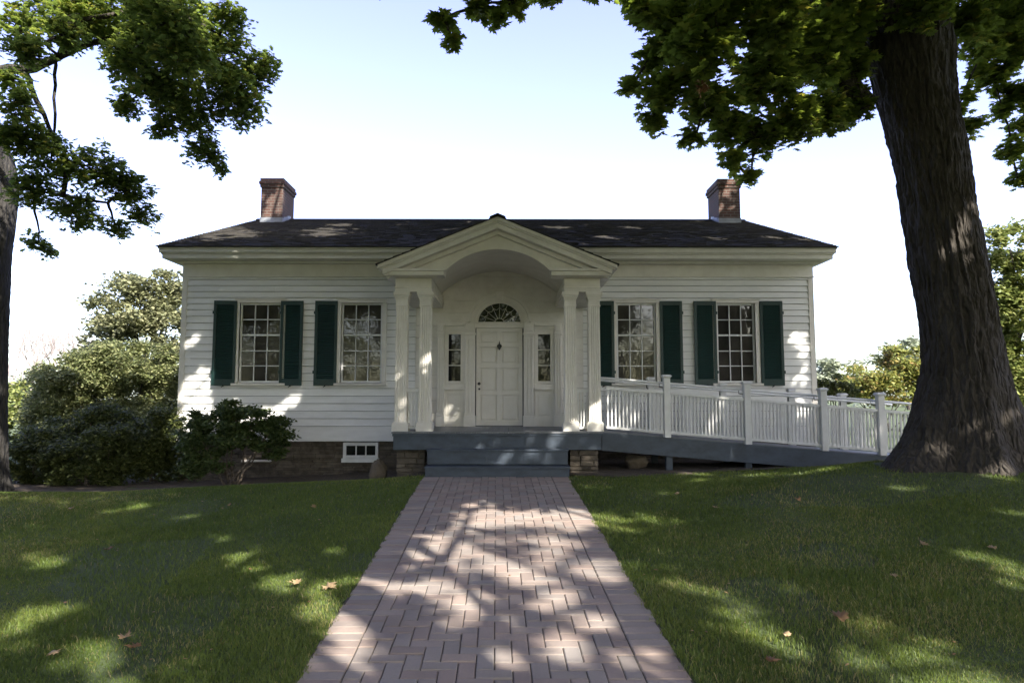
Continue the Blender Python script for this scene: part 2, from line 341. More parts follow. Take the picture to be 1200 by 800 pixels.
# ---------------------------------------------------------------- grass blades (nobody could count them)
def Gv(x, y):
    return np.array([G(a, b) for a, b in zip(x, y)])
def grass():
    XS, YS, SS = [], [], []
    y = -12.2
    while y < -1.9:
        D = y+14.3; dens = 9000 if D < 5 else 6500 if D < 6.5 else 4600 if D < 8.5 else 3000
        hw = D*0.80+1.2; n = int(dens*2*hw*0.5)
        XS.append(rng.uniform(-hw, hw, n)); YS.append(rng.uniform(y, y+0.5, n)); y += 0.5
    x = np.concatenate(XS); y = np.concatenate(YS)
    off = x-PS*(-3.0-y)
    keepm = np.abs(off) > 1.172+0.022*np.sin(y*5+1.3*np.sign(off))*np.sin(y*2.3)+0.014*np.sin(y*23+1)+rng.normal(0,.012,len(x))
    el = np.vectorize(edgeL)(x); er = np.vectorize(edgeR)(x)
    jit = rng.normal(0, 0.10, len(x))
    inbed = ((x < 0) & (y > el+jit)) | ((x > 0) & (x < 7.2) & (y > er+jit))
    # thin worn patches
    t = vnoise(x*0.9+40, y*0.9+40, 3)
    thin = (t > 0.66) & (rng.random(len(x)) < 0.6)
    tr = np.hypot(x-6.2, y+4.8) < 0.85
    keepm &= ~inbed & ~thin & ~tr
    x, y = x[keepm], y[keepm]; n = len(x)
    z = Gv(x, y); D = y+14.3
    h = rng.uniform(0.018, 0.046, n)*(0.75+0.5*vnoise(x*1.7+9, y*1.7+60, 5)); w = (0.0014+0.0006*D/3)*rng.uniform(0.7,1.4,n)
    a = rng.uniform(0, 2*np.pi, n); la = rng.uniform(0, 2*np.pi, n); ln = rng.uniform(0.1, 0.95, n)*h
    dx, dy = np.cos(a)*w, np.sin(a)*w; lx, ly = np.cos(la)*ln, np.sin(la)*ln
    V = np.empty((n, 5, 3), np.float32)
    V[:,0] = np.stack([x-dx, y-dy, z-0.004], 1); V[:,1] = np.stack([x+dx, y+dy, z-0.004], 1)
    V[:,2] = np.stack([x-dx*.8+lx*.35, y-dy*.8+ly*.35, z+h*.6], 1); V[:,3] = np.stack([x+dx*.8+lx*.35, y+dy*.8+ly*.35, z+h*.6], 1)
    V[:,4] = np.stack([x+lx, y+ly, z+h*0.97], 1)
    b = (np.arange(n)*5)[:, None]
    F = np.concatenate([b+np.array([[0,1,3]]), b+np.array([[0,3,2]]), b+np.array([[2,3,4]])], 0)
    c = np.clip(0.15+0.6*vnoise(x*0.8+100, y*0.8+30, 8)+rng.normal(0, 0.16, n)+0.25*(vnoise(x*4+7, y*4+3, 9)-0.5), 0, 0.95)
    dry = vnoise(x*.55+11, y*.55+70, 15)*.6+vnoise(x*1.9+3, y*1.9+20, 16)*.4
    c = np.where(rng.random(n) < 0.02+.30*np.clip((dry-.60)*4, 0, 1), rng.uniform(0.95, 1, n), c)
    return npmesh('grass', V.reshape(-1,3), F, M['grass'], rnd=np.tile(c, 3))
tag(grass(), kind='stuff')

# ---------------------------------------------------------------- the house
house = empty('house', (0, 0, 0))
tag(house, 'white clapboard cottage with green shutters, brick chimneys and an arched columned porch', 'house')
HX = 6.65; HD = 9.8
WIN = [(-4.995, 0.435), (-2.87, 0.430), (2.897, 0.415), (5.0, 0.405)]    # centre, half width
WZ0, WZ1 = 1.625, 3.29
def clipped_rows(mb, x0, x1, rows, openings):
    for (z0, z1) in rows:
        cuts = [x0]
        while cuts[-1] < x1-1.4: cuts.append(min(x1, cuts[-1]+random.uniform(1.3,4.4)))
        cuts[-1] = x1 if cuts[-1] > x1-1.0 else cuts[-1]
        if cuts[-1] < x1: cuts.append(x1)
        segs = [(p, q-.0015, z0, z1) for p, q in zip(cuts[:-1], cuts[1:])]
        for (a, b, c, d) in openings:
            out = []
            for (p, q, r, t) in segs:
                if q <= a or p >= b or t <= c or r >= d: out.append((p,q,r,t)); continue
                if p < a: out.append((p,a,r,t))
                if q > b: out.append((b,q,r,t))
                if t > d: out.append((max(p,a),min(q,b),max(r,d),t))
                if r < c: out.append((max(p,a),min(q,b),r,min(t,c)))
            segs = out
        for (p,q,r,t) in segs:
            rr = random.random()
            yb = lambda z: -0.030+0.026*(z-z0)/max(z1-z0,0.01)
            if t > z1-.001: t -= .007  # slit added under each lap to draw its dark shadow line
            mb.hexa([(p,yb(r),r),(q,yb(r),r),(q,0.03,r),(p,0.03,r),(p,yb(t),t),(q,yb(t),t),(q,0.03,t),(p,0.03,t)], rr)
rows = [(0.41, 0.725)]; z = 0.725
for k in range(30):
    e = 0.156 if z < 2.0 else 0.150 if z < 3.0 else 0.128
    if z+e > 3.80: break
    rows.append((z, z+e)); z += e
rows.append((z, 3.87))
ops = [(c-h-0.02, c+h+0.02, WZ0-0.06, WZ1+0.03) for c, h in WIN] + [(-0.54, 0.58, 0.6, 2.83), (-.43, .47, 2.82, 3.31), (-1.10,-0.74,1.6,2.72), (0.78,1.14,1.6,2.72)]
sid = MB()
left = [r for r in rows]
PX0, PX1 = -1.74, 1.78
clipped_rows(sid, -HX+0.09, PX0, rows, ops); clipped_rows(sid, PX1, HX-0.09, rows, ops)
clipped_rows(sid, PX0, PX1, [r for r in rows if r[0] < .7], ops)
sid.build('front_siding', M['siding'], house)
pw = MB(); bz_ = [.727+.262*i for i in range(13)]
for za, zb in zip(bz_[:-1], bz_[1:]):
    segs = [(PX0+.002, PX1-.002, za, zb-.004)]
    for (a, b, c, d) in ops[4:]:
        out = []
        for (p, q, r, t) in segs:
            if q <= a or p >= b or t <= c or r >= d: out.append((p,q,r,t)); continue
            if p < a: out.append((p,a,r,t))
            if q > b: out.append((b,q,r,t))
            if t > d: out.append((max(p,a),min(q,b),d,t))
            if r < c: out.append((max(p,a),min(q,b),r,c))
        segs = out
    for (p, q, r, t) in segs: pw.box(p, q, -.020, .03, r, t)
pw.build('porch_wall', M['trim'], house, 0.002)
side = MB()                             # the two gable walls and the back, clapboarded too
for sgn in (-1, 1):
    for (z0, z1) in rows + [(3.87+0.15*i, 3.87+0.15*(i+1)) for i in range(16)]:
        ya, yb = 0.09, HD
        if z1 > 4.37:
            k = (z1-4.40)/0.365; ya, yb = max(0.09, k-0.4), min(HD, HD+0.4-k)
            if yb <= ya: continue
        xo, xi = sgn*(HX+0.024), sgn*(HX+0.007)
        side.hexa([(xo,ya,z0),(sgn*(HX-.05),ya,z0),(sgn*(HX-.05),yb,z0),(xo,yb,z0),(xi,ya,z1),(sgn*(HX-.05),ya,z1),(sgn*(HX-.05),yb,z1),(xi,yb,z1)])
side.box(-HX, HX, HD-0.1, HD+0.01, 0.41, 4.1)
side.build('gable_siding', M['siding'], house)
core = MB(); core.box(-HX+0.06, HX-0.06, 0.30, HD-0.12, -0.3, 4.3); core.build('dark_core', M['darkglass'], house)  # near-black block for the unlit inside, keeps the board slits dark
cbm = MB()
for sgn in (-1, 1):
    x = sgn*(HX-0.04); cbm.box(min(x-.055,x+.055), max(x-.055,x+.055), -0.032, 0.10, 0.40, 3.86); 
    b = cbm.build('corner_board', M['trim'], house, 0.004); cbm = MB()
# frieze, cornice
fr = MB(); fr.box(-HX-.015, HX+.015, -0.038, 0.06, 3.86, 4.115); fr.box(-HX-.03, HX+.03, -0.052, 0.05, 3.845, 3.872)
fr.box(-HX-.04, -HX+.03, 0.064, HD, 3.86, 4.115); fr.box(HX-.03, HX+.04, 0.064, HD, 3.86, 4.115)
fr.build('frieze', M['trim'], house, 0.004)
co = MB()
for (o, z0, z1) in ((0.215, 4.113, 4.150), (0.475, 4.152, 4.232), (0.500, 4.234, 4.262), (0.535, 4.264, 4.338), (0.555, 4.340, 4.366)):
    xo = {0.215:0.13, 0.475:0.24, 0.5:0.255, 0.535:0.285, 0.555:0.30}[o]
    co.box(-HX-xo, HX+xo, -o, HD+o, z0, z1)
co.build('cornice', M['trim'], house, 0.005)
# main roof of shingle courses
ro = MB(); S = 0.365; NRW = 42; YE, YR = -0.60, HD/2; L_ = (YR-YE)/NRW
zr = lambda y: 4.372+S*(y-YE)
for sd in (0, 1):
    for j in range(NRW):
        y0 = YE+j*L_; x = -6.97
        while x < 6.97:
            w = random.uniform(0.13,0.34) if sd == 0 else 1.0; x1 = min(x+w, 6.97); e = random.uniform(-0.006,0.006)
            t0 = random.uniform(0.018,0.027); ya, yb = y0+e, y0+L_+0.03
            pts = []
            for (yy, tt) in ((ya, 0),(yb, 0)):
                for xx in (x, x1): pts.append((xx, yy, zr(yy)+tt))
            top = [(x, ya, zr(ya)+t0),(x1, ya, zr(ya)+t0),(x1, yb, zr(yb)+0.004),(x, yb, zr(yb)+0.004)]
            P8 = [pts[0], pts[1], pts[3], pts[2]] + top
            if sd: P8 = [(px, HD-py, pz) for (px,py,pz) in P8]
            ro.hexa(P8); x = x1+0.004
rb = [(YE,4.366),(YR,zr(YR)-0.006),(HD-YE,4.366)]
ro.prism(rb, 'x', -6.95, 6.95)
ro.prism([(YR-.16,zr(YR)-.03),(YR,zr(YR)+.045),(YR+.16,zr(YR)-.03),(YR,zr(YR)-.0)], 'x', -6.98, 6.98)
ro.build('roof', M['roof'], house)
# chimneys
for sgn in (-1, 1):
    xa, xb = (-6.63, -6.035) if sgn < 0 else (6.035, 6.63)
    ch = MB(); ch.box(xa, xb, 4.2, 5.2, 5.3, 7.12)
    c = ch.build('chimney', M['brick'], house, 0.006)
    cap = MB(); cap.box(xa-.03, xb+.03, 4.17, 5.23, 7.12, 7.20); cap.box(xa-.055, xb+.055, 4.145, 5.255, 7.202, 7.285); cap.box(xa-.03, xb+.03, 4.17, 5.23, 7.287, 7.37)
    cap.build('cap', M['brick'], c, 0.008)
    fl = MB(); fl.box(xa-.012, xb+.012, 4.185, 4.21, 6.03, 6.17)
    for k in range(5):
        y = 4.19+k*0.145; fl.box(xa-.014, xb+.014, y, y+0.13, zr(y)-0.02, zr(y+.07)+0.12+0.01*(k%2))
    fl.build('flashing', M['lead'], c)

# windows
def window(cx, hw):
    f = MB(); z0, z1 = WZ0, WZ1
    for s in (-1, 1):
        f.box(cx+s*(hw+.045)-.045, cx+s*(hw+.045)+.045, -0.048, 0.05, z0-.005, z1+.004)
        f.box(cx+s*(hw+.006)-.006, cx+s*(hw+.006)+.006, -0.030, 0.10, z0, z1)
    f.box(cx-hw-.09, cx+hw+.09, -0.052, 0.05, z1+.006, z1+.072); f.box(cx-hw-.11, cx+hw+.11, -0.068, 0.05, z1+.074, z1+.094)
    w = f.build('window', M['trim'], house, 0.003)
    g = MB()
    g.add([(cx-hw,0.052,z0),(cx+hw,0.052,z0),(cx+hw,0.052,z1),(cx-hw,0.052,z1)], [(0,1,2,3)])
    g.build('pane', M['glass'], w)
    s = MB(); zm = z1-(z1-z0)*0.40
    def sash(za, zb, n, y):
        s.box(cx-hw, cx-hw+.038, y, y+.03, za, zb); s.box(cx+hw-.038, cx+hw, y, y+.03, za, zb)
        s.box(cx-hw+.039, cx+hw-.039, y+.001, y+.029, za, za+.034); s.box(cx-hw+.039, cx+hw-.039, y+.001, y+.029, zb-.034, zb)
        for i in (1, 2):
            x = cx-hw+.038+(2*hw-.076)*i/3; s.box(x-.009, x+.009, y+.003, y+.028, za+.035, zb-.035)
        for i in range(1, n):
            zz = za+.034+(zb-za-.068)*i/n; s.box(cx-hw+.039, cx+hw-.039, y+.005, y+.027, zz-.009, zz+.009)
    sash(zm-.02, z1, 2, 0.012); sash(z0, zm+.012, 3, -0.022 if False else 0.018)
    s.build('sash', M['rail'], w)
    sl_ = MB(); sl_.prism([(-0.105,z0-.066),(0.05,z0-.066),(0.05,z0-.004),(-0.105,z0-.022)], 'x', cx-hw-.12, cx+hw+.12); sl_.build('sill', M['trim'], w, 0.004)
for c, h in WIN: window(c, h)
# shutters with louvres
def shutter(cx, tilt=0.0, yoff=-0.062):
    hw, z0, z1 = 0.236, 1.56, 3.335; t = 0.036
    m_ = MB()
    m_.box(-hw, -hw+.058, 0, t, z0, z1); m_.box(hw-.058, hw, 0, t, z0, z1)
    m_.box(-hw+.0585, hw-.0585, .002, t-.002, z0, z0+.13); m_.box(-hw+.0585, hw-.0585, .002, t-.002, z1-.09, z1)
    n = 37; za, zb = z0+.13, z1-.09
    for i in range(n):
        zc = za+(zb-za)*(i+.5)/n; d = 0.017
        m_.hexa([(-hw+.059,.003,zc-d-.004),(hw-.059,.003,zc-d-.004),(hw-.059,t-.004,zc+d-.006),(-hw+.059,t-.004,zc+d-.006),
                 (-hw+.059,.003,zc-d+.004),(hw-.059,.003,zc-d+.004),(hw-.059,t-.004,zc+d+.002),(-hw+.059,t-.004,zc+d+.002)])
    o = m_.build('shutter', M['green'], house, 0.002); o.location = (cx, yoff-t*0, 0); o.rotation_euler = (0, 0, tilt)
    bk = MB(); bk.box(-hw+.03, hw-.03, t-.003, t+.004, z0+.02, z1-.02)   # solid back seen between the slats
    bk.build('back_board', M['green'], o)
    hb = MB(); hb.tube([(-.03,-.012,z0-.035),(0,-.014,z0-.012),(.03,-.012,z0+.02)], .008, 6); hb.tube([(0,.03,z0-.012),(0,-.02,z0-.012)], .012, 8)
    hb.build('holdback', M['metal'], o)
    for zz in (z0+.28, z1-.25):
        hg = MB(); hg.box(-hw*(1 if cx<0 else -1)-.02, -hw*(1 if cx<0 else -1)+.02, -.006, .02, zz-.03, zz+.03)
        hg.build('hinge', M['green'], o)
for i, c in enumerate((-5.715, -4.333, -3.61, 2.195, 3.627, 4.345, 5.735)):
    shutter(c, (0.10, -0.03, 0.03, 0.0, -0.02, 0.02, -0.06)[i], (-0.085, -0.07, -0.07, -0.066, -0.07, -0.07, -0.078)[i])

# foundation of coursed field stone
def stonewall(mb, x0, x1, y, z0, z1, depth=0.05, hmin=.03, hmax=.085):
    z = z0
    while z < z1-.02:
        h = min(random.uniform(hmin,hmax), z1-z); x = x0
        while x < x1-.01:
            w = min(random.uniform(.14,.46), x1-x); j = random.uniform(0,.022)
            d = lambda: random.uniform(-.006,.006)
            mb.hexa([(x+.006,y-j+d(),z+.005+d()*.5),(x+w-.006,y-j+d(),z+.005+d()*.5),(x+w-.006,y+depth,z+.005),(x+.006,y+depth,z+.005),
                     (x+.006,y-j+d(),z+h-.004),(x+w-.006,y-j+d(),z+h-.004),(x+w-.006,y+depth,z+h-.004),(x+.006,y+depth,z+h-.004)])
            x += w
        z += h
BW = [(-2.85, 0.365)]
fo = MB()
xa = -HX+.03
for c, h in sorted(BW): stonewall(fo, xa, c-h, 0.03, -.55, .405); stonewall(fo, c-h, c+h, 0.03, -.55, -0.005); xa = c+h
stonewall(fo, xa, HX-.03, 0.03, -.55, .405)
fnd = fo.build('foundation', M['stone'], house, 0.012)
fm = MB(); fm.box(-HX+.02, -3.215, .06, .3, -.6, .40); fm.box(-2.485, HX-.02, .06, .3, -.6, .40); fm.box(-3.214,-2.486,.06,.3,-.6,0)
for sx in (-1, 1): fm.box(sx*(HX-.01)-.03, sx*(HX-.01)+.03, .301, HD, -.6, .40)
fm.build('mortar', M['mortar'], fnd)
sl2 = MB(); sl2.box(-5.0-.3, -5.0+.3, -.05, .04, -.01, .03); sl2.build('stone_sill', M['trim'], fnd, .004)
for c, h in BW:
    f = MB(); f.box(c-h, c-h+.06, -.012, .07, .0, .385); f.box(c+h-.06, c+h, -.012, .07, .0, .385); f.box(c-h+.061, c+h-.061, -.01, .07, .32, .386); f.box(c-h+.061, c+h-.061, -.01, .07, .065, .12)
    f.box(c-h-.02, c+h+.02, -.06, .07, .0-.02, .062)
    w = f.build('basement_window', M['rail'], house, 0.003)
    g = MB(); g.add([(c-h+.05,.05,.1),(c+h-.05,.05,.1),(c+h-.05,.05,.34),(c-h+.05,.05,.34)], [(0,1,2,3)]); g.build('pane', M['darkglass'], w)
    s = MB(); 
    for i in (1, 2): s = MB(); x = c-h+.06+(2*h-.12)*i/3; s.box(x-.011, x+.011, .01, .045, .121, .319); s.build('glazing_bar', M['rail'], w)

# ---- the porch
CX0 = 0.02
dk = MB(); x = -1.83+CX0                  # floor boards running front to back
while x < 1.83+CX0-.01:
    x1 = min(x+.092, 1.83+CX0); dk.box(x+.0015, x1-.0015, -2.43, 0.0-.026, .688, .715); x = x1
dk.build('porch_floor', M['floor'], house, 0.002)
fa = MB(); fa.box(-1.80+CX0, 1.80+CX0, -2.40, -2.35, .405, .686); fa.box(-1.80+CX0, -1.75+CX0, -2.349, -.03, .405, .686); fa.box(1.75+CX0, 1.80+CX0, -2.349, -.03, .405, .686)
fa.box(-1.815+CX0, 1.815+CX0, -2.415, -2.4015, .64, .686)
fa.build('porch_skirt', M['blue'], house, 0.004)
SX0, SX1 = -1.175+CX0, 1.19+CX0
for (yf, z0, z1, ins) in ((-3.0, -.04, .175, 0), (-2.70, .185, .435, .0)):
    st = MB(); st.box(SX0+ins, SX1-ins, yf+.02, -2.402 if z1 > .3 else -2.68, z0, z1-.032); st.box(SX0-.012+ins, SX1+.012-ins, yf-.008, -2.419 if z1 > .3 else -2.682, z1-.031, z1)
    st.build('step', M['blue'], house, 0.004)
for sgn in (-1, 1):
    pr = MB(); a, b = (-1.74, -1.235) if sgn < 0 else (1.275, 1.78)
    stonewall(pr, a, b, -2.28, -.35, .40, .3, .05, .11)
    for k in range(10):
        pass
    pr.box(a+.02, b-.02, -2.25, -1.9, -.35, .395)
    pr.build('stone_pier', M['stone'], house, 0.012)
# columns: fluted square shafts in pairs
def column(cx, cy):
    m_ = MB(); hb, ht = .108, .100; z0, z1 = .885, 2.925
    def prof(h):
        p = []
        for sd in range(4):
            pts = [(-h,-h)]
            nf = 4; 
            for i in range(nf):
                c = -h+.026+(2*h-.052)*(i+.5)/nf; q = (2*h-.052)/nf*.36
                pts += [(c-q,-h),(c-q*.5,-h+.009),(c+q*.5,-h+.009),(c+q,-h)]
            for (x, y) in pts:
                for _ in range(sd): x, y = -y, x
                p.append((x, y))
        return p
    a, b = prof(hb), prof(ht); n = len(a)
    vs = [(cx+x, cy+y, z0) for x, y in a]+[(cx+x, cy+y, z1) for x, y in b]
    m_.add(vs, [tuple(range(n))[::-1], tuple(range(n, 2*n))]+[(i,(i+1)%n,n+(i+1)%n,n+i) for i in range(n)])
    sh = m_.build('column', M['trim'], house)
    b_ = MB(); b_.box(cx-.145, cx+.145, cy-.145, cy+.145, .7155, .855); b_.prism([(cx-.145,.856),(cx+.145,.856),(cx+.115,.886),(cx-.115,.886)], 'y', cy-.128, cy+.128); b_.build('base', M['trim'], sh, 0.004)
    c_ = MB(); c_.box(cx-.112, cx+.112, cy-.112, cy+.112, 2.926, 2.955); c_.box(cx-.104, cx+.104, cy-.104, cy+.104, 2.956, 3.05)
    c_.box(cx-.118, cx+.118, cy-.118, cy+.118, 3.051, 3.085); c_.box(cx-.136, cx+.136, cy-.136, cy+.136, 3.086, 3.125); c_.box(cx-.148, cx+.148, cy-.148, cy+.148, 3.126, 3.186)
    c_.build('capital', M['trim'], sh, 0.004)
CY = -2.10
for cx in (-1.695, -1.272, 1.315, 1.740): column(cx, CY)
# beams over each pair, running back to the wall
for sgn in (-1, 1):
    e = MB(); a, b = (-1.81, -1.165) if sgn < 0 else (1.205, 1.85)
    e.box(a, b, -2.225, -.04, 3.188, 3.432); e.box(a-.012, b+.012, -2.237, -.045, 3.25, 3.275)
    e.build('beam', M['trim'], house, 0.004)
# pediment
RZ = lambda x, d: 4.455-d-.4085*abs(x-CX0)
def rake(mb, d0, d1, hx, yf, yb):
    """two sloping strips between vertical offsets d0 (top) and d1, out to hx"""
    for s in (-1, 1):
        p = [(CX0, RZ(CX0,d0)), (CX0+s*hx, RZ(CX0+s*hx,d0)), (CX0+s*hx, RZ(CX0+s*hx,d1)), (CX0, RZ(CX0,d1))]
        mb.prism(p, 'y', yf, yb)
pd = MB()
rake(pd, .0, .070, 2.085, -2.60, -.06); rake(pd, .071, .100, 2.045, -2.575, -2.30); rake(pd, .101, .190, 2.0, -2.55, -2.30); rake(pd, .191, .265, 1.95, -2.40, -2.27)
ped = pd.build('pediment', M['trim'], house, 0.004)
ty = MB(); AR = 1.31; AC = 3.94-AR; n = 48
def archz(x):
    x -= CX0
    return AC+math.sqrt(max(AR*AR-x*x, 0)) if abs(x) < .955 else 3.434
xsq = sorted(set([CX0-1.80+3.6*i/n for i in range(n+1)]+[CX0-.955, CX0+.955, CX0-.9549, CX0+.9549]))
for i in range(len(xsq)-1):
    xa, xb = xsq[i], xsq[i+1]; xm = (xa+xb)/2
    za, zb = archz(xa if abs(xa-CX0) < .9549 or abs(xm-CX0) > .955 else xa*.9999), archz(xb)
    if abs(xm-CX0) > .955: za = zb = 3.434
    else:
        za, zb = AC+math.sqrt(AR*AR-(xa-CX0)**2), AC+math.sqrt(AR*AR-(xb-CX0)**2)
    ta, tb = max(RZ(xa,.25), za+.001), max(RZ(xb,.25), zb+.001)
    ty.hexa([(xa,-2.30,za),(xb,-2.30,zb),(xb,-2.16,zb),(xa,-2.16,za),(xa,-2.30,ta),(xb,-2.30,tb),(xb,-2.16,tb),(xa,-2.16,ta)], 0.5)
ty.build('tympanum', M['trim'], ped)
am = MB()
A0 = math.asin(.955/AR); N_ = 40
for i in range(N_):
    a0, a1 = -A0+2*A0*i/N_, -A0+2*A0*(i+1)/N_
    q = lambda r, a, y: (CX0+r*math.sin(a), y, AC+r*math.cos(a))
    am.hexa([q(AR-.004,a0,-2.325),q(AR-.004,a1,-2.325),q(AR-.004,a1,-2.29),q(AR-.004,a0,-2.29),q(AR+.05,a0,-2.325),q(AR+.05,a1,-2.325),q(AR+.05,a1,-2.29),q(AR+.05,a0,-2.29)], .5)
am.build('arch_moulding', M['trim'], ped)
for s in (-1, 1):
    hc = MB()
    xi, xo = CX0+s*.94, CX0+s*1.985
    hc.box(min(xi,xo), max(xi,xo), -2.50, -2.165, 3.436, 3.508); hc.box(min(xi-s*.012,xo+s*.03), max(xi-s*.012,xo+s*.03), -2.535, -2.16, 3.510, 3.548)
    xa_, xb_ = CX0+s*1.80, CX0+s*1.985; hc.box(min(xa_,xb_), max(xa_,xb_), -2.164, -.03, 3.436, 3.508)
    xb_ = CX0+s*2.05; hc.box(min(xa_,xb_), max(xa_,xb_), -2.159, -.03, 3.510, 3.56)
    hc.build('cornice_return', M['trim'], ped, 0.004)
va = MB(); VR = 1.85; VC = 3.965-VR; a_ = math.asin(1.27/VR); n = 36
for i in range(n):
    t0, t1 = -a_+2*a_*i/n, -a_+2*a_*(i+1)/n
    q = lambda r, a, y: (CX0+r*math.sin(a), y, VC+r*math.cos(a))
    va.hexa([q(VR,t0,-2.165),q(VR,t1,-2.165),q(VR,t1,-.03),q(VR,t0,-.03),q(VR+.03,t0,-2.165),q(VR+.03,t1,-2.165),q(VR+.03,t1,-.03),q(VR+.03,t0,-.03)], .5)
va.build('porch_ceiling', M['trim'], house, smooth=False)
pr = MB()                                # porch roof, shingled gable running into the main roof
for s in (-1, 1):
    for j in range(14):
        x0, x1 = 2.115*(1-j/14), 2.115*(1-(j+1)/14)-.02
        y = -2.63
        while y < -.02:
            y1 = min(y+random.uniform(.14,.32), -.02); t0 = .024
            zz = lambda x: 4.458-.4085*x
            pr.hexa([(CX0+s*x0,y,zz(x0)),(CX0+s*max(x1,0),y,zz(max(x1,0))),(CX0+s*max(x1,0),y1,zz(max(x1,0))),(CX0+s*x0,y1,zz(x0)),
                     (CX0+s*x0,y,zz(x0)+t0),(CX0+s*max(x1,0),y,zz(max(x1,0))+.006),(CX0+s*max(x1,0),y1,zz(max(x1,0))+.006),(CX0+s*x0,y1,zz(x0)+t0)])
            y = y1+.003
    pr.prism([(CX0, 4.487),(CX0+s*.14, 4.43),(CX0+s*.14, 4.448),(CX0, 4.508)], 'y', -2.64, -.02)
pr.build('porch_roof', M['roof'], house)
# little balustrades between the paired columns and on the left side
def balus(mb, x0, x1, y, zb, zt, n):
    for i in range(n):
        x = x0+(x1-x0)*(i+.5)/n; mb.box(x-.013, x+.013, y-.013, y+.013, zb, zt)
for (a, b) in ((-1.585,-1.382),(1.425,1.63)):
    m_ = MB(); balus(m_, a, b, CY, .79, 1.40, 4); m_.box(a-.005, b+.005, CY-.03, CY+.03, 1.401, 1.455); m_.box(a-.005, b+.005, CY-.025, CY+.025, .75, .789)
    m_.build('balustrade', M['rail'], house, 0.003)
m_ = MB()
for i in range(26): y = -1.98+1.95*(i+.5)/26; m_.box(-1.708,-1.682,y-.013,y+.013,.79,1.40)
m_.box(-1.725,-1.665,-1.98,-.03,1.401,1.455); m_.box(-1.72,-1.67,-1.98,-.03,.75,.789); m_.build('balustrade', M['rail'], house, 0.003)

# ---- door, sidelights, fanlight
D0 = 0.02
dr = MB(); dr.box(D0-.485, D0+.485, .032, .055, .735, 2.765)
hwd = .485
def panel(mb, x0, x1, z0, z1, y):        # a sunk panel: a raised frame is built round it
    mb.prism([(x0,z0),(x1,z0),(x1,z1),(x0,z1)], 'y', y, y+.02)
zrows = [(.735,.83),(1.37,1.44),(1.93,2.02),(2.37,2.44),(2.69,2.765)]
for (a, b) in zrows: dr.box(D0-hwd, D0+hwd, -.004, .0315, a, b)
for (a, b) in zip(zrows[:-1], zrows[1:]):
    for (x0, x1) in ((-hwd,-.40),(-.05,.05),(.40,hwd)): dr.box(D0+x0, D0+x1, -.0035, .0316, a[1]+.0004, b[0]-.0004)
    for (x0, x1) in ((-.365,-.085),(.085,.365)): dr.box(D0+x0, D0+x1, .012, .0317, a[1]+.035, b[0]-.04)
door = dr.build('front_door', M['door'], house, 0.004)
kn = MB(); kn.prism([(D0,2.295),(D0+.055,2.395),(D0+.018,2.42),(D0,2.505),(D0-.018,2.42),(D0-.055,2.395)], 'y', -.022, -.004)
kn.tube([(D0-.03,-.02,2.42),(D0-.035,-.045,2.36),(D0,-.05,2.325),(D0+.035,-.045,2.36),(D0+.03,-.02,2.42)], .008, 8); kn.build('knocker', M['metal'], door, 0.003)
hn = MB(); hn.tube([(-.42+D0,-.004,1.60),(-.42+D0,-.03,1.60),(-.42+D0,-.045,1.60),(-.42+D0,-.07,1.60),(-.42+D0,-.078,1.60)], [.03,.014,.022,.033,.02], 14); hn.build('handle', M['metal'], door, smooth=True)
lk = MB(); lk.tube([(-.42+D0,-.004,1.49),(-.42+D0,-.016,1.49)], .022, 12); lk.build('lock', M['metal'], door)
th = MB(); th.box(D0-.60, D0+.60, -.10, .02, .7155, .735); th.build('threshold', M['floor'], house, 0.003)
sr = MB()                                # pilasters, rails, entablature
pil = [(-.73,-.505),(.505,.72),(-1.30,-1.15),(1.15,1.30)]
for (a, b) in pil:
    sr.box(D0+a, D0+b, -.085, .02, .935, 2.62); n = 3; w = (b-a)
    for i in range(n): x = D0+a+w*(i+.5)/n; sr.box(x-w*.10, x+w*.10, -.102, -.0855, 1.0, 2.55)
    sr.box(D0+a-.012, D0+b+.012, -.118, .02, .7156, .934)
    sr.box(D0+a-.01, D0+b+.01, -.115, .02, 2.621, 2.66); sr.box(D0+a, D0+b, -.092, .02, 2.661, 2.86); sr.box(D0+a+.03*(b-a)/.2, D0+b-.03*(b-a)/.2, -.112, -.0925, 2.70, 2.82)
for s in (-1, 1):
    xa_, xb_ = sorted((D0+s*.732, D0+s*1.148))
    sr.box(xa_, xb_, -.050, .02, 2.745, 2.80); sr.box(xa_, xb_, -.105, .02, 2.801, 2.86); sr.box(xa_, xb_, -.04, .02, 2.69, 2.744)
    sr.box(xa_, xb_, -.036, .02, .7156, .90); sr.box(xa_, xb_, -.0245, .02, .901, 1.40); sr.box(xa_, xb_, -.036, .02, 1.401, 1.47); sr.box(xa_, xb_, -.10, .02, 1.471, 1.51); sr.box(xa_, xb_, -.034, .02, 1.511, 1.60)
    sr.box(xa_, xa_+.05, -.0345, .02, .901, 1.40); sr.box(xb_-.05, xb_, -.0345, .02, .901, 1.40)
    sr.box(xa_+.09, xb_-.09, -.031, -.0247, .95, 1.35)
sr.box(D0-.504, D0+.504, -.05, .02, 2.768, 2.86)
sur = sr.build('door_surround', M['door'], house, 0.004)
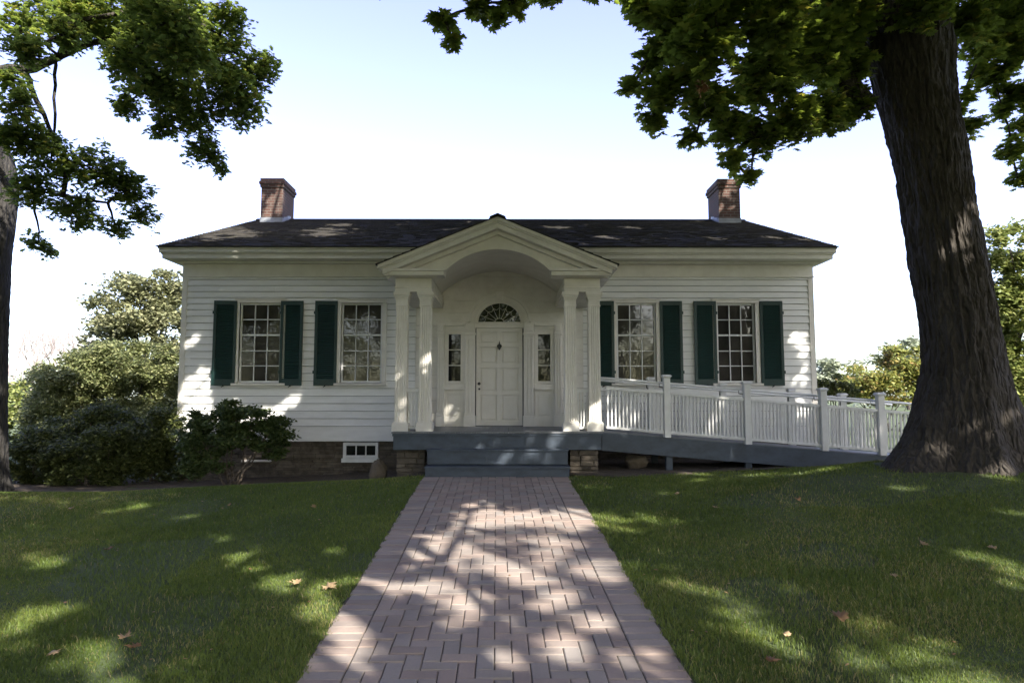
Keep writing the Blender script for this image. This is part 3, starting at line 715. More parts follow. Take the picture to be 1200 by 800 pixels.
for s in (-1, 1):
    c = D0+s*.938; f = MB(); z0, z1 = 1.615, 2.69; h = .128
    f.box(c-.206, c-h, -.034, .03, 1.602, 2.689); f.box(c+h, c+.206, -.034, .03, 1.602, 2.689)
    f.box(c-h, c+h, -.033, .03, 1.603, 1.655); f.box(c-h, c+h, -.033, .03, 2.635, 2.688)
    for i in (1, 2): zz = 1.655+.98*i/3; f.box(c-h, c+h, -.016, .012, zz-.010, zz+.010)
    w = f.build('sidelight', M['door'], house, 0.003)
    g = MB(); g.add([(c-h,.018,1.65),(c+h,.018,1.65),(c+h,.018,2.64),(c-h,.018,2.64)], [(0,1,2,3)]); g.build('pane', M['darkglass'], w)
# arch over the door: architrave, keystone, fan of glazing bars
FZ = 2.885; FA, FB = .445, .405
el = lambda k, a, y: (D0+FA*k*math.cos(a), y, FZ+FB*k*math.sin(a))
ar = MB(); n = 40
for (k0, k1, yf) in ((1.0, 1.09, -.03), (1.09, 1.15, -.075), (1.15, 1.38, -.045), (1.38, 1.50, -.105)):
    for i in range(n):
        a, b = math.pi*i/n, math.pi*(i+1)/n
        ar.hexa([el(k0,a,yf),el(k0,b,yf),el(k0,b,.028),el(k0,a,.028),el(k1-.002,a,yf),el(k1-.002,b,yf),el(k1-.002,b,.028),el(k1-.002,a,.028)], .5)
ar.build('door_arch', M['door'], sur)
ks = MB(); ks.prism([(D0-.055,FZ+FB*1.14),(D0+.055,FZ+FB*1.14),(D0+.085,FZ+FB*1.56),(D0-.085,FZ+FB*1.56)], 'y', -.14, -.02); ks.build('keystone', M['door'], sur, 0.004)
fl = MB()
for i in range(1, 8):
    a = math.pi*i/8; fl.tube([el(.22,a,-.002), el(1.0,a,-.002)], .0042, 6)
fl.tube([el(.22,math.pi*i/12,-.002) for i in range(13)], .006, 6)
for i in range(8):                       # loops between the spokes
    a, b = math.pi*i/8, math.pi*(i+1)/8; mid = (a+b)/2
    fl.tube([el(.78,a,-.003), el(.70,a*.7+b*.3,-.003), el(.66,mid,-.003), el(.70,a*.3+b*.7,-.003), el(.78,b,-.003)], .0035, 6)
fl.box(D0-.445, D0+.445, -.02, .012, FZ-.022, FZ+.012)
fan = fl.build('fanlight', M['door'], house)
g = MB(); g.add([el(1.0,math.pi*i/30,.016) for i in range(31)], [tuple(range(31))]); 
m2, nt2, bs2 = newmat('fan_glass'); bs2.inputs['Base Color'].default_value = (.02,.02,.022,1); bs2.inputs['Roughness'].default_value = .03; bs2.inputs['IOR'].default_value = 1.9
bump(nt2, noise(nt2, coords(nt2), 6, 2), bs2, 0.35, 0.02)
g.build('pane', m2, fan)

# ---------------------------------------------------------------- the ramp along the front
rmp = empty('wheelchair_ramp', (4.3, -1.6, .3))
tag(rmp, 'long white balustraded ramp with blue grey boards sloping down right from the porch', 'ramp')
zd = lambda x: .715-(x-1.83)/12
X0, X1 = 1.852, 7.7
rp = lambda b, name, mat, bev=0.003: keep(b.build(name, mat, None, bev), rmp)
def slab(mb, x0, x1, y0, y1, a, b):      # a sloping bar that follows the ramp
    mb.hexa([(x0,y0,zd(x0)+a),(x1,y0,zd(x1)+a),(x1,y1,zd(x1)+a),(x0,y1,zd(x0)+a),(x0,y0,zd(x0)+b),(x1,y0,zd(x1)+b),(x1,y1,zd(x1)+b),(x0,y1,zd(x0)+b)])
m_ = MB(); slab(m_, X0, X1, -2.14, -.86, -.035, 0); rp(m_, 'deck', M['floor'])
for (ya, yb) in ((-2.205,-2.155),(-.85,-.80)):
    m_ = MB(); slab(m_, X0, X1, ya, yb, -.335, -.014); rp(m_, 'stringer', M['blue'])
posts = [3.01, 4.43, 5.775, 6.79]
for yc in (-2.19, -.83):
    ends = [X0+.02]+posts+[X1]
    for a, b in zip(ends[:-1], ends[1:]):
        a2, b2 = a+.062, b-.062
        m_ = MB(); n = int((b2-a2)/.064)
        for i in range(n):
            x = a2+(b2-a2)*(i+.5)/n; m_.hexa([(x-.0145,yc-.0145,zd(x)+.10),(x+.0145,yc-.0145,zd(x)+.10),(x+.0145,yc+.0145,zd(x)+.10),(x-.0145,yc+.0145,zd(x)+.10),(x-.0145,yc-.0145,zd(x)+.745),(x+.0145,yc-.0145,zd(x)+.745),(x+.0145,yc+.0145,zd(x)+.745),(x-.0145,yc+.0145,zd(x)+.745)])
        slab(m_, a2, b2, yc-.045, yc+.045, .746, .795); slab(m_, a2, b2, yc-.03, yc+.03, .055, .099)
        rp(m_, 'railing_panel', M['rail'])
    for x in posts:
        m_ = MB(); m_.box(x-.056, x+.056, yc-.06, yc+.06, zd(x)-.012, zd(x)+1.035); p = rp(m_, 'post', M['rail'], .005)
        c_ = MB(); c_.box(x-.068, x+.068, yc-.072, yc+.072, zd(x)+1.0355, zd(x)+1.058); zt = zd(x)
        c_.hexa([(x-.088,yc-.092,zt+1.0585),(x+.088,yc-.092,zt+1.0585),(x+.088,yc+.092,zt+1.0585),(x-.088,yc+.092,zt+1.0585),(x-.06,yc-.06,zt+1.092),(x+.06,yc-.06,zt+1.092),(x+.06,yc+.06,zt+1.092),(x-.06,yc+.06,zt+1.092)])
        c = c_.build('post_cap', M['rail'], None, .004); c.parent = p
    yr = yc+(.115 if yc < -1 else -.115)
    m_ = MB(); m_.tube([(x, yr, zd(x)+.945) for x in np.linspace(X0, X1, 12)], .021, 10); h = keep(m_.build('handrail', M['pipe'], None, 0, True), rmp)
    for x in posts:
        b_ = MB(); xx = x-.16; b_.tube([(x-.04,yc,zd(x)+.86),(xx+.06,yr,zd(x)+.88),(xx+.06,yr,zd(xx)+.93)], .008, 6); b = b_.build('bracket', M['metal']); b.parent = h
for x in (3.05, 4.45):
    for y in (-2.10, -.9):
        m_ = MB(); m_.box(x-.055, x+.055, y-.05, y+.05, -.3, zd(x)-.036); rp(m_, 'support_post', M['blue'])

# ---------------------------------------------------------------- trees and shrubs
def star(n, outer, inner, cup=0.12):     # radial leaf outline, stalk at the origin
    pass
def leaf_template(kind):
    if kind == 'maple':
        half = [(0.07,0.03),(0.30,-0.06),(0.28,0.10),(0.50,0.22),(0.38,0.33),(0.56,0.56),(0.34,0.50),(0.21,0.48),(0.25,0.76),(0.11,0.74),(0.0,1.0)]
        ctr = (0, .32)
    elif kind == 'oak':
        half = [(0.05,0.08),(0.20,0.18),(0.12,0.30),(0.33,0.42),(0.17,0.52),(0.34,0.72),(0.14,0.78),(0.0,1.0)]
        ctr = (0, .45)
    elif kind == 'oval':
        half = [(0.22,0.22),(0.30,0.50),(0.17,0.80),(0.0,1.0)]; ctr = (0, .5)
    else:
        half = [(0.33,0.45),(0.0,1.0)]; ctr = (0, .45)
    out = [(0.0,0.0)]+half+[(-x,y) for x, y in half[:-1]][::-1]
    v = [ctr]+out; z = [(0.05 if i == 0 else -0.28*abs(x)-0.22*(y-.3)**2) for i, (x, y) in enumerate(v)]
    tv = np.array([(x, y, zz) for (x, y), zz in zip(v, z)]); n = len(out)
    tf = np.array([(0, 1+i, 1+(i+1) % n) for i in range(n)])
    return tv, tf
TPL = {k: leaf_template(k) for k in ('maple','oak','oval','dart')}
def norm(a): return a/np.maximum(np.linalg.norm(a, axis=1, keepdims=True), 1e-9)
def leaves(name, P0, size, mat, parent, kind='oval', up=0.7, out=None, rnd=None, droop=0.35):
    n = len(P0); nrm = rng.normal(0, 1, (n,3)); nrm[:,2] = np.abs(nrm[:,2]); nrm = norm(norm(nrm)*(1-up)+np.array([0,0,up]))
    t = rng.normal(0, 1, (n,3)) if out is None else out+rng.normal(0, .55, (n,3))
    t[:,2] -= droop; t -= nrm*np.sum(t*nrm, 1, keepdims=True); t = norm(t); b = np.cross(t, nrm)
    tv, tf = TPL[kind]; s = size[:,None,None]
    Vv = P0[:,None,:]+s*(tv[None,:,0:1]*b[:,None,:]+tv[None,:,1:2]*t[:,None,:]+tv[None,:,2:3]*nrm[:,None,:])
    Fv = (np.arange(n)*len(tv))[:,None,None]+tf[None]
    r = rng.random(n)**1.3 if rnd is None else rnd
    return npmesh(name, Vv.reshape(-1,3), Fv.reshape(-1,3), mat, parent, rnd=np.repeat(r, len(tf)))
def in_ellipsoid(c, r, n, shell=0.5):
    d = norm(rng.normal(0,1,(n,3))); k = rng.random(n)**(1/3*(1-shell)+shell*0.18)
    return np.asarray(c)+d*k[:,None]*np.asarray(r)
def sprays(c, r, per, ln, n):
    """n twig tips in an ellipsoid, each with leaves along its last stretch: base, tip, leaf points, leaf directions"""
    tips = in_ellipsoid(c, r, n); o = norm((tips-np.asarray(c))*np.array([1,1,.5])+rng.normal(0,.25,(n,3))*np.mean(r)+np.array([0,0,-.12*np.mean(r)]))
    base = tips-o*ln
    k = rng.random((n,per))**.7; pts = base[:,None]+(tips-base)[:,None]*k[:,:,None]+rng.normal(0,.035,(n,per,3))
    side = rng.normal(0,1,(n,per,3)); dirs = norm((o[:,None]*.8+side*.8).reshape(-1,3))
    return base, tips, pts.reshape(-1,3), dirs
def strips(tw, base, tips, r=.004):      # thin twigs as three-sided tubes
    for b, t in zip(base, tips): tw.tube([tuple(b), tuple((b+t)/2+np.array([0,0,.02])), tuple(t)], [r*1.4, r, r*.5], 3, False)
def bend(a, b, k, sag=0.0, seed=0):
    rr = random.Random(seed); a, b = Vector(a), Vector(b); L = (b-a).length; out = []
    for i in range(k+1):
        t = i/k; p = a.lerp(b, t); w = math.sin(math.pi*t)
        out.append(tuple(p+Vector((rr.uniform(-1,1), rr.uniform(-1,1), rr.uniform(-1,1)))*L*.035*w+Vector((0,0,sag*w*L))))
    return out

def big_trunk(name, rings, mat, parent, nth, dz, flare=None, ridge=0.03, seed=1, lobes=()):
    rings = sorted(rings, key=lambda r: r[2]); zs = [r[2] for r in rings]
    z = np.arange(zs[0], zs[-1], dz); cx = np.interp(z, zs, [r[0] for r in rings]); cy = np.interp(z, zs, [r[1] for r in rings]); rr = np.interp(z, zs, [r[3] for r in rings])
    def sm(a, k=9): 
        p = np.pad(a, k, 'edge'); return np.convolve(p, np.ones(2*k+1)/(2*k+1), 'same')[k:-k]
    k = max(2, int(.18/dz)); cx, cy, rr = sm(cx,k), sm(cy,k), sm(rr,k)
    th = np.arange(nth)*2*np.pi/nth; TH, Z = np.meshgrid(th, z); RR = rr[:,None]*np.ones_like(TH)
    if flare is not None:
        f = np.exp(-(Z-zs[0]-.25)/flare[1]); f = np.clip(f, 0, 1.6)
        lob = np.zeros_like(TH)
        for (a, w, h) in lobes: lob += h*np.exp(-((np.angle(np.exp(1j*(TH-a))))/w)**2)
        RR = RR*(1+flare[0]*f*(.35+lob))
    c = TH/(2*np.pi); nr = 44
    warp = 1.1*(vnoise(c*12, Z*1.1+5, seed+4, 12)-.5)+.5*(vnoise(c*24, Z*3.0+9, seed+5, 24)-.5)
    u1 = c*nr+warp
    a1 = 1-np.abs(2*vnoise(u1 % nr, Z*1.7+20, seed, nr)-1); a2 = 1-np.abs(2*vnoise((c*nr*2+warp*2) % (nr*2), Z*4.2+3, seed+1, nr*2)-1)
    fine = vnoise(c*160, Z*18, seed+2, 160)
    RR = RR+ridge*(a1**1.5*.9+a2*.55-.8)+ridge*.35*(fine-.5)+.02*(vnoise(c*5, Z*.9, seed+6, 5)-.5)
    X = cx[:,None]+RR*np.cos(TH); Y = cy[:,None]+RR*np.sin(TH)
    Vv = np.stack([X, Y, Z], -1).reshape(-1,3); m = len(z)
    i = np.arange(m-1)[:,None]*nth; kk = np.arange(nth)[None]; k2 = (kk+1) % nth
    F = np.stack([i+kk, i+k2, i+nth+k2, i+nth+kk], -1).reshape(-1,4)
    return npmesh(name, Vv, F, mat, parent, smooth=True)

GS = 1.15
# sun-flecks: gaps in the high crowns, as a field in the plane square to the sun
sv = np.array(SUN); ux = np.cross(sv, [0,0,1.0]); ux /= np.linalg.norm(ux); uy = np.cross(ux, sv)
FLECKS = [(0.256, -5.668, -0.155, 0.063), (0.6, -7.128, -0.239, 0.135), (-0.495, -6.683, -0.214, 0.09), (-0.578, -7.541, -0.263, 0.162), (-0.09, -7.404, -0.255, 0.153), (-0.834, -8.399, -0.313, 0.144), (0.245, -7.885, -0.283, 0.135), (-0.174, -8.602, -0.325, 0.099), (0.518, -8.605, -0.325, 0.117), (1.028, -7.889, -0.284, 0.126), (-0.5, -9.22, -0.361, 0.117), (0.238, -9.263, -0.363, 0.063), (0.801, -9.146, -0.356, 0.099), (-0.903, -9.577, -0.381, 0.09), (1.108, -9.787, -0.394, 0.099), (0.018, -9.782, -0.393, 0.059), (0.55, -9.584, -0.382, 0.045), (-1.031, -9.057, -0.351, 0.108), (-2.422, -7.348, -0.308, 0.15), (-3.16, -6.323, -0.284, 0.109), (-1.674, -8.234, -0.324, 0.204), (-1.377, -8.376, -0.318, 0.15), (-3.932, -5.177, -0.255, 0.095), (-2.472, -6.868, -0.283, 0.109), (-1.622, -7.175, -0.26, 0.109), (-2.605, -9.483, -0.441, 0.15), (-3.588, -8.835, -0.451, 0.177), (-3.429, -8.577, -0.428, 0.102), (-2.279, -9.846, -0.446, 0.122), (-4.449, -7.15, -0.394, 0.082), (-5.047, -4.228, -0.253, 0.082), (3.756, -5.819, 0.003, 0.15), (4.312, -8.039, -0.133, 0.204), (4.424, -8.259, -0.142, 0.136), (2.294, -10.037, -0.356, 0.204), (2.658, -10.12, -0.343, 0.17), (2.106, -9.755, -0.349, 0.136), (1.537, -3.978, -0.046, 0.095), (2.403, -4.646, -0.033, 0.095), (3.933, -3.317, 0.067, 0.109), (3.1, -2.848, 0.03, 0.095), (5.719, -5.118, 0.365, 0.095), (4.745, -4.238, 0.229, 0.109), (1.941, -8.715, -0.297, 0.095), (1.525, -8.452, -0.302, 0.082), (2.244, -6.202, -0.134, 0.082), (5.037, -5.702, 0.192, 0.082), (1.583, -7.474, -0.243, 0.082), (1.618, -9.351, -0.35, 0.109), (5.557, -6.878, 0.068, 0.082), (-6.374, 0, 2.483, 0.06), (-6.445, 0, 1.589, 0.16), (-6.043, 0, 1.767, 0.14), (-6.105, 0, 1.058, 0.22), (-5.486, 0, 1.093, 0.14), (-4.688, 0, 1.058, 0.16), (-4.252, 0, 1.323, 0.08), (-5.373, 0, 1.946, 0.05), (-5.211, 0, 0.793, 0.16), (-6.586, 0, 0.705, 0.2), (0.018, 0, 1.022, 0.09), (-0.213, 0, 0.792, 0.07), (0.998, 0, 1.59, 0.06), (1.174, 0, 1.093, 0.1), (6.397, 0, 2.488, 0.1), (6.467, 0, 1.949, 0.08), (6.043, 0, 2.669, 0.05), (2.352, -2.2, 1.09, 0.05), (3.765, -2.2, 0.865, 0.08), (3.969, -2.2, 1.165, 0.06), (4.446, -2.2, 0.94, 0.06), (4.48, -2.2, 0.566, 0.06), (1.78, -2.2, 1.09, 0.1), (2.079, -2.2, 0.94, 0.07), (4.878, -2.2, 1.24, 0.08), (-1.162, -2.2, 1.691, 0.06), (-1.24, -2.2, 1.994, 0.05), (2.049, -2.2, 3.374, 0.08), (1.649, -2.2, 3.142, 0.05), (4.173, -2.2, 0.344, 0.1), (-13.295, 9, 4.715, 2.4), (-12.127, 9, 4.716, 2.0), (-11.928, 5, 1.581, 1.9), (-10.533, 5, 2.422, 2.0), (-9.571, 5, 2.423, 1.6), (-11.419, 5, 0.984, 1.6), (-11.307, 3, 1.441, 1.5), (-6.344, 4.2, 6.744, 0.3), (-6.243, 4.2, 6.504, 0.2), (-6.873, 1.4, 4.958, 0.05), (-5.682, 1.4, 5.0, 0.08), (-4.489, 1.4, 5.002, 0.08), (-6.32, 1.5, 5.043, 0.2), (-4.222, 3.5, 5.778, 0.25), (-2.64, 3.5, 5.826, 0.25), (3.383, 3, 5.616, 0.2), (2.208, 0.8, 4.789, 0.3), (6.132, 1, 4.879, 0.25), (6.684, 0.7, 4.751, 0.25), (4.676, 0.7, 4.749, 0.2), (1.4, 3, 5.613, 0.25), (2.234, -6.3, 5.508, -1.5), (3.268, -6, 5.109, -1.6), (4.381, -5.5, 5.699, -1.5), (2.773, -5.8, 4.52, -0.9), (8.315, -3.3, 7.112, -1.3), (-6.683, -4, 6.702, -1.6), (-5.29, -3.6, 6.917, -1.7), (-4.626, -2.8, 6.415, -1.3), (-7.093, -3, 5.125, -1.6)]
def gaps(P0, thr, seed=21, sc=0.75, mar=.14):
    a, b = P0@ux*sc+50, P0@uy*sc+50
    f = .6*vnoise(a, b, seed)+.4*vnoise(a*2.3+7, b*2.3+7, seed+1)
    k = f < thr
    pa, pb = P0@ux, P0@uy; wob = 1+.55*(vnoise(pa*3+80, pb*3+80, 77)-.5)*2
    for (x, y, z, r) in FLECKS:
        c = np.array((x, y, z)); dd = np.hypot(pa-c@ux, pb-c@uy)
        if r < 0: k &= (dd > -r*wob) | (rng.random(len(P0)) < .62)     # thin, not open
        else: k &= dd > r*wob+mar
    return k

# --- the big maple right of the house
tr = empty('maple_tree', (6.2, -4.8, .4))
tag(tr, 'huge dark leaning maple trunk right of the ramp, its crown hanging over the roof', 'tree')
RT = [(6.457, -4.8, 0.193, 0.641), (6.47, -4.8, 0.425, 0.641), (6.489, -4.8, 0.659, 0.608), (6.513, -4.8, 0.987, 0.575), (6.528, -4.8, 1.246, 0.547), (6.549, -4.8, 1.519, 0.513), (6.563, -4.8, 1.781, 0.484), (6.534, -4.8, 2.32, 0.458), (6.412, -4.8, 3.292, 0.461), (6.316, -4.8, 4.032, 0.444), (6.24, -4.8, 4.782, 0.466), (6.107, -4.8, 5.541, 0.483), (6.021, -4.8, 6.31, 0.565), (5.941, -4.8, 6.829, 0.565), (5.79, -4.8, 7.615, 0.562), (5.51, -4.8, 8.948, 0.519), (5.304, -4.8, 10.589, 0.434)]
t_ = big_trunk('trunk', RT, M['bark'], None, 260, .022, (0.55, .50), .048, 3, ((math.pi*1.05,.5,.85),(math.pi*1.48,.22,.45),(math.pi*1.72,.30,.8),(0.05,.5,1.6),(math.pi*.6,.5,.8),(math.pi*1.92,.22,.9)))
keep(t_, tr)
def crown_seen(cl, tree, kind, mat, lsize, hub, per=11, dens=1.0, wood=None, ln=.34, tw=None):
    Pp, Dd = [], []
    hub = list(hub); cl = sorted(cl, key=lambda c: min((Vector(q)-Vector(c[:3])).length for q in hub))
    for (x, y, z, r) in cl:
        n = max(6, int(dens*104*(r/.5)**2.0)); rad = (r*1.08, r*1.25, r*.86)
        b, t, p, d = sprays((x,y,z), rad, per, min(ln, r*.9), n); Pp.append(p); Dd.append(d); strips(tw, b, t)
        h = min(hub, key=lambda q: (Vector(q)-Vector((x,y,z))).length)
        path_ = bend(h, (x,y,z), 5, .04, int(abs(x*100+z*37))); wood.tube(path_, list(np.linspace(.026, .011, 6)), 6); hub.append((x,y,z))
        for q in range(5):
            e = Vector((x,y,z))+Vector(norm(rng.normal(0,1,(1,3)))[0])*r*.75; wood.tube(bend((x,y,z), e, 3, .03, q), [.011,.008,.006,.004], 4)
    return np.concatenate(Pp), np.concatenate(Dd)
RCL = [(2.266, -6.2, 5.892, 0.405), (2.037, -6.0, 5.576, 0.228), (1.722, -6.1, 5.17, 0.133), (2.044, -6.4, 4.943, 0.296), (1.979, -6.2, 4.657, 0.142), (2.421, -6.8, 5.244, 0.469), (2.645, -6.2, 4.929, 0.344), (2.555, -6.0, 4.554, 0.145), (2.999, -5.8, 4.747, 0.255), (3.142, -5.6, 4.39, 0.185), (3.359, -5.6, 4.162, 0.12), (3.511, -5.6, 4.714, 0.283), (3.491, -6.0, 5.333, 0.519), (4.183, -5.7, 5.831, 0.538), (3.969, -5.6, 4.946, 0.37), (4.556, -5.2, 5.177, 0.364), (4.977, -5.0, 5.825, 0.419), (4.743, -5.4, 6.355, 0.501), (3.247, -6.8, 5.656, 0.469), (2.642, -7.0, 5.637, 0.365), (1.764, -6.6, 5.852, 0.212), (5.137, -5.0, 5.326, 0.233), (7.278, -4.2, 7.046, 0.455), (5.667, -5.8, 6.339, 0.319), (8.449, -3.4, 7.655, 0.545), (8.852, -3.2, 7.136, 0.361), (8.584, -3.0, 6.842, 0.283), (7.769, -3.4, 6.291, 0.136), (7.95, -3.2, 5.848, 0.194), (8.977, -2.8, 5.556, 0.244), (9.187, -2.6, 5.105, 0.161), (8.937, -2.8, 6.6, 0.23), (9.227, -3.0, 6.508, 0.311), (7.954, -3.6, 6.952, 0.294), (8.768, -2.9, 6.247, 0.2), (8.55, -3.0, 7.502, 0.367), (9.454, -2.6, 8.125, 0.439), (8.105, -3.2, 6.788, 0.194), (9.278, -2.6, 6.066, 0.205), (7.681, -3.3, 6.071, 0.124), (9.385, -2.6, 5.367, 0.205), (7.004, -4.0, 7.018, 0.232)] ; RBIT = [(-0.613, -6.0, 6.088, 0.156), (-0.189, -5.8, 6.369, 0.213), (0.256, -5.8, 6.44, 0.191), (0.713, -5.6, 6.707, 0.218), (-0.503, -6.0, 5.817, 0.083), (0.092, -6.0, 6.09, 0.093), (1.282, -5.8, 6.583, 0.128)]
wood = MB(); twg = MB()
T0 = (RT[12][0]+.0, -4.8, RT[12][2])
limbL = [(5.35,-4.85,5.45),(4.6,-5.2,6.0),(3.6,-5.6,6.6),(2.4,-5.9,7.3),(1.0,-6.1,8.0),(-.4,-6.0,8.8)]
limbL2 = [(5.3,-4.8,6.2),(4.3,-4.6,7.6),(2.6,-4.0,9.2),(0.6,-3.6,10.4),(-2.0,-3.2,11.4)]
limbR = [(5.9,-4.8,6.0),(6.7,-4.3,7.2),(7.8,-3.6,8.6),(9.2,-3.2,10.0)]
limbF = [(5.4,-5.0,6.6),(5.6,-6.6,8.2),(5.9,-8.6,9.8),(6.2,-10.6,11.0)]
for L, r0 in ((limbL,.16),(limbL2,.20),(limbR,.17),(limbF,.2)):
    wood.tube(sum([bend(L[i],L[i+1],3,.02,i) for i in range(len(L)-1)],[]), list(np.linspace(r0,.05,(len(L)-1)*4)), 10)
hubs = limbL[1:]+limbL2[1:3]+limbR[1:]+[(5.2,-5.2,5.3),(6.4,-4.5,5.6),(7.0,-3.9,5.2)]
p, d = crown_seen(RCL, tr, 'maple', M['maple'], .13, hubs, 11, 1.0, wood, .34, twg)
keep(leaves('crown', p, rng.uniform(.06,.16,len(p)), M['maple'], None, 'maple', .62, d), tr)
hub2 = [(0.2,-6.2,7.3),(-1.2,-6.0,7.4),(1.4,-6,7.3)]
wood.tube(bend(limbL[4], hub2[0], 4), [.05,.045,.04,.03,.03], 6); wood.tube(bend(hub2[0], hub2[1], 4), [.03,.03,.025,.02,.02], 6); wood.tube(bend(limbL[3], hub2[2], 4), [.05,.04,.03,.03,.02], 6)
p, d = crown_seen(RBIT, tr, 'maple', M['maple'], .13, hub2, 11, 1.0, wood, .3, twg)
keep(leaves('hanging_branch', p, rng.uniform(.085,.15,len(p)), M['maple'], None, 'maple', .62, d), tr)
dc = np.array((2.411, -6.9, 4.811)); n = 20
keep(leaves('dead_leaf_cluster', dc+rng.normal(0,1,(n,3))*np.array([.035,.04,.055]), rng.uniform(.05,.10,n), M['dead'], None, 'maple', .1, droop=1.5), tr)
# the upper crown, above the frame, that shades the house
hi = []
for k in range(160):
    c = in_ellipsoid((4.6,-2.8,11.6), (9.8,7.0,3.6), 1, .25)[0]
    if c[2] < 7.6+max(0, (c[1]+5.5)*.62): c[2] = 7.8+max(0, (c[1]+5.5)*.62)+random.random()*1.2
    hi.append((c[0], c[1], c[2], random.uniform(.9,1.5)))
def crown_high(cl, n_per, size, thr, seed, hub, wood, mar=.14):
    Pp = []
    for (x, y, z, r) in cl:
        Pp.append(in_ellipsoid((x,y,z), (r,r,r*.7), int(n_per*(r**2)), .4))
        h = min(hub, key=lambda q: (Vector(q)-Vector((x,y,z))).length)
        wood.tube(bend(h, (x,y,z), 4, .04, int(abs(x*100))), list(np.linspace(.06,.02,5)), 5)
    P0 = np.concatenate(Pp); return P0[gaps(P0, thr, 21, GS, mar)]
hi += [(3.0+1.6*i+random.uniform(-.6,.6), -8.6-1.5*j+random.uniform(-.5,.5), 8.3+.5*j+random.uniform(-.5,1.2), random.uniform(1.0,1.5)) for i in range(-1,4) for j in range(3)]  # extra unseen clumps, added to shade the left lawn
hi += [(random.uniform(-2.5,12.5), random.uniform(-10.5,-5.5), random.uniform(8.6,11.2), random.uniform(1.0,1.5)) for k in range(60)]  # more unseen clumps, added to keep sun off the front wall
p = crown_high(hi, 440, .2, .80, 21, limbL2+limbL+limbR+limbF, wood)
keep(leaves('upper_crown', p, rng.uniform(.2,.32,len(p)), M['maple'], None, 'oak', .6), tr)
keep(wood.build('limb', M['twig'], None, 0, True, False), tr); keep(twg.build('twig', M['twig'], None, 0, False, False), tr)

# --- the oak on the left edge
tl = empty('oak_tree', (-9.7, -1.6, -.4))
tag(tl, 'tree at the left edge with a grey trunk and drooping branches of dark lobed leaves', 'tree')
LT = [(-9.266, -1.6, -0.544, 0.357), (-9.29, -1.6, -0.16, 0.284), (-9.343, -1.6, 0.769, 0.267), (-9.421, -1.6, 2.345, 0.264), (-9.508, -1.6, 3.955, 0.305), (-9.535, -1.6, 4.608, 0.37), (-9.599, -1.6, 5.35, 0.436), (-9.674, -1.6, 5.765, 0.423), (-9.96, -1.6, 6.434, 0.409), (-10.439, -1.6, 7.96, 0.368), (-11.146, -1.6, 10.042, 0.316)]
keep(big_trunk('trunk', LT, M['bark2'], None, 140, .03, (0.10,.3), .022, 9, ((1,.6,1),(3,.6,1),(5,.6,1))), tl)
wood = MB(); twg = MB()
L1, L2, L3 = [(-9.068, -3.0, 6.693), (-8.343, -3.2, 6.762), (-7.631, -3.4, 6.723), (-7.153, -3.5, 6.877), (-6.543, -3.6, 7.058), (-5.718, -3.6, 7.206)], [(-7.803, -3.35, 6.659), (-7.603, -3.4, 6.256), (-7.416, -3.4, 5.922), (-7.395, -3.2, 5.67), (-7.179, -3.1, 5.238)], [(-7.236, -3.5, 6.877), (-7.263, -3.4, 6.431), (-7.304, -3.3, 5.746), (-7.38, -3.2, 5.421)]
L0 = [(LT[-3][0], -1.6, LT[-3][2]-.4), (-9.4,-2.2,6.6), L1[0]]
for L, r0, r1 in ((L0,.16,.12),(L1,.105,.03),(L2,.05,.022),(L3,.028,.018)):
    wood.tube(sum([bend(L[i],L[i+1],3,.01,i+5) for i in range(len(L)-1)],[]), list(np.linspace(r0,r1,(len(L)-1)*4)), 9)
up_ = [L1[3], (-6.6,-4.0,7.2), (-5.4,-3.8,7.6), (-4.6,-3.4,7.3)]; dn_ = [L2[-1], (-7.3,-3.0,4.7), (-6.6,-2.9,4.6)]
for L in (up_, dn_): wood.tube(sum([bend(L[i],L[i+1],3,.01,i+2) for i in range(len(L)-1)],[]), list(np.linspace(.05,.02,(len(L)-1)*4)), 7)
LCL = [(-7.546, -3.0, 8.073, 0.706), (-6.413, -3.4, 7.686, 0.749), (-5.48, -3.0, 7.925, 0.706), (-4.777, -3.2, 7.13, 0.666), (-4.272, -2.6, 6.944, 0.351), (-4.4, -2.8, 6.293, 0.431), (-5.19, -3.0, 6.173, 0.593), (-5.364, -4.2, 6.395, 0.568), (-5.036, -2.8, 5.53, 0.345), (-4.848, -2.6, 5.327, 0.161), (-5.686, -3.0, 5.872, 0.254), (-6.056, -3.4, 6.143, 0.273), (-5.166, -5.0, 6.051, 0.349), (-7.431, -4.0, 5.871, 0.309), (-7.702, -3.4, 5.561, 0.409), (-7.398, -3.2, 5.231, 0.5), (-6.734, -3.0, 5.126, 0.48), (-6.328, -2.8, 4.864, 0.403), (-6.198, -2.6, 4.471, 0.263), (-7.791, -3.0, 4.755, 0.424), (-7.186, -2.8, 4.519, 0.46), (-6.63, -2.6, 4.228, 0.234), (-7.947, -2.6, 3.97, 0.234), (-7.716, -2.6, 3.805, 0.132), (-4.29, -5.2, 6.073, 0.455), (-4.498, -5.4, 6.389, 0.445), (-6.551, -5.0, 6.11, 0.302), (-4.34, -3.6, 7.501, 0.294), (-5.538, -3.6, 6.269, 0.348), (-4.454, -3.4, 6.438, 0.463), (-7.288, -4.2, 6.936, 0.379), (-6.494, -4.4, 6.758, 0.322), (-6.642, -3.8, 7.349, 0.446), (-7.798, -3.6, 5.411, 0.321), (-7.518, -4.0, 6.215, 0.258), (-5.163, -3.8, 6.246, 0.472), (-4.129, -2.6, 7.212, 0.263), (-5.038, -4.6, 6.651, 0.485)]
p, d = crown_seen(LCL, tl, 'oak', M['oak'], .11, L1[2:]+L2[2:]+L3[1:]+up_+dn_, 12, .95, wood, .32, twg)
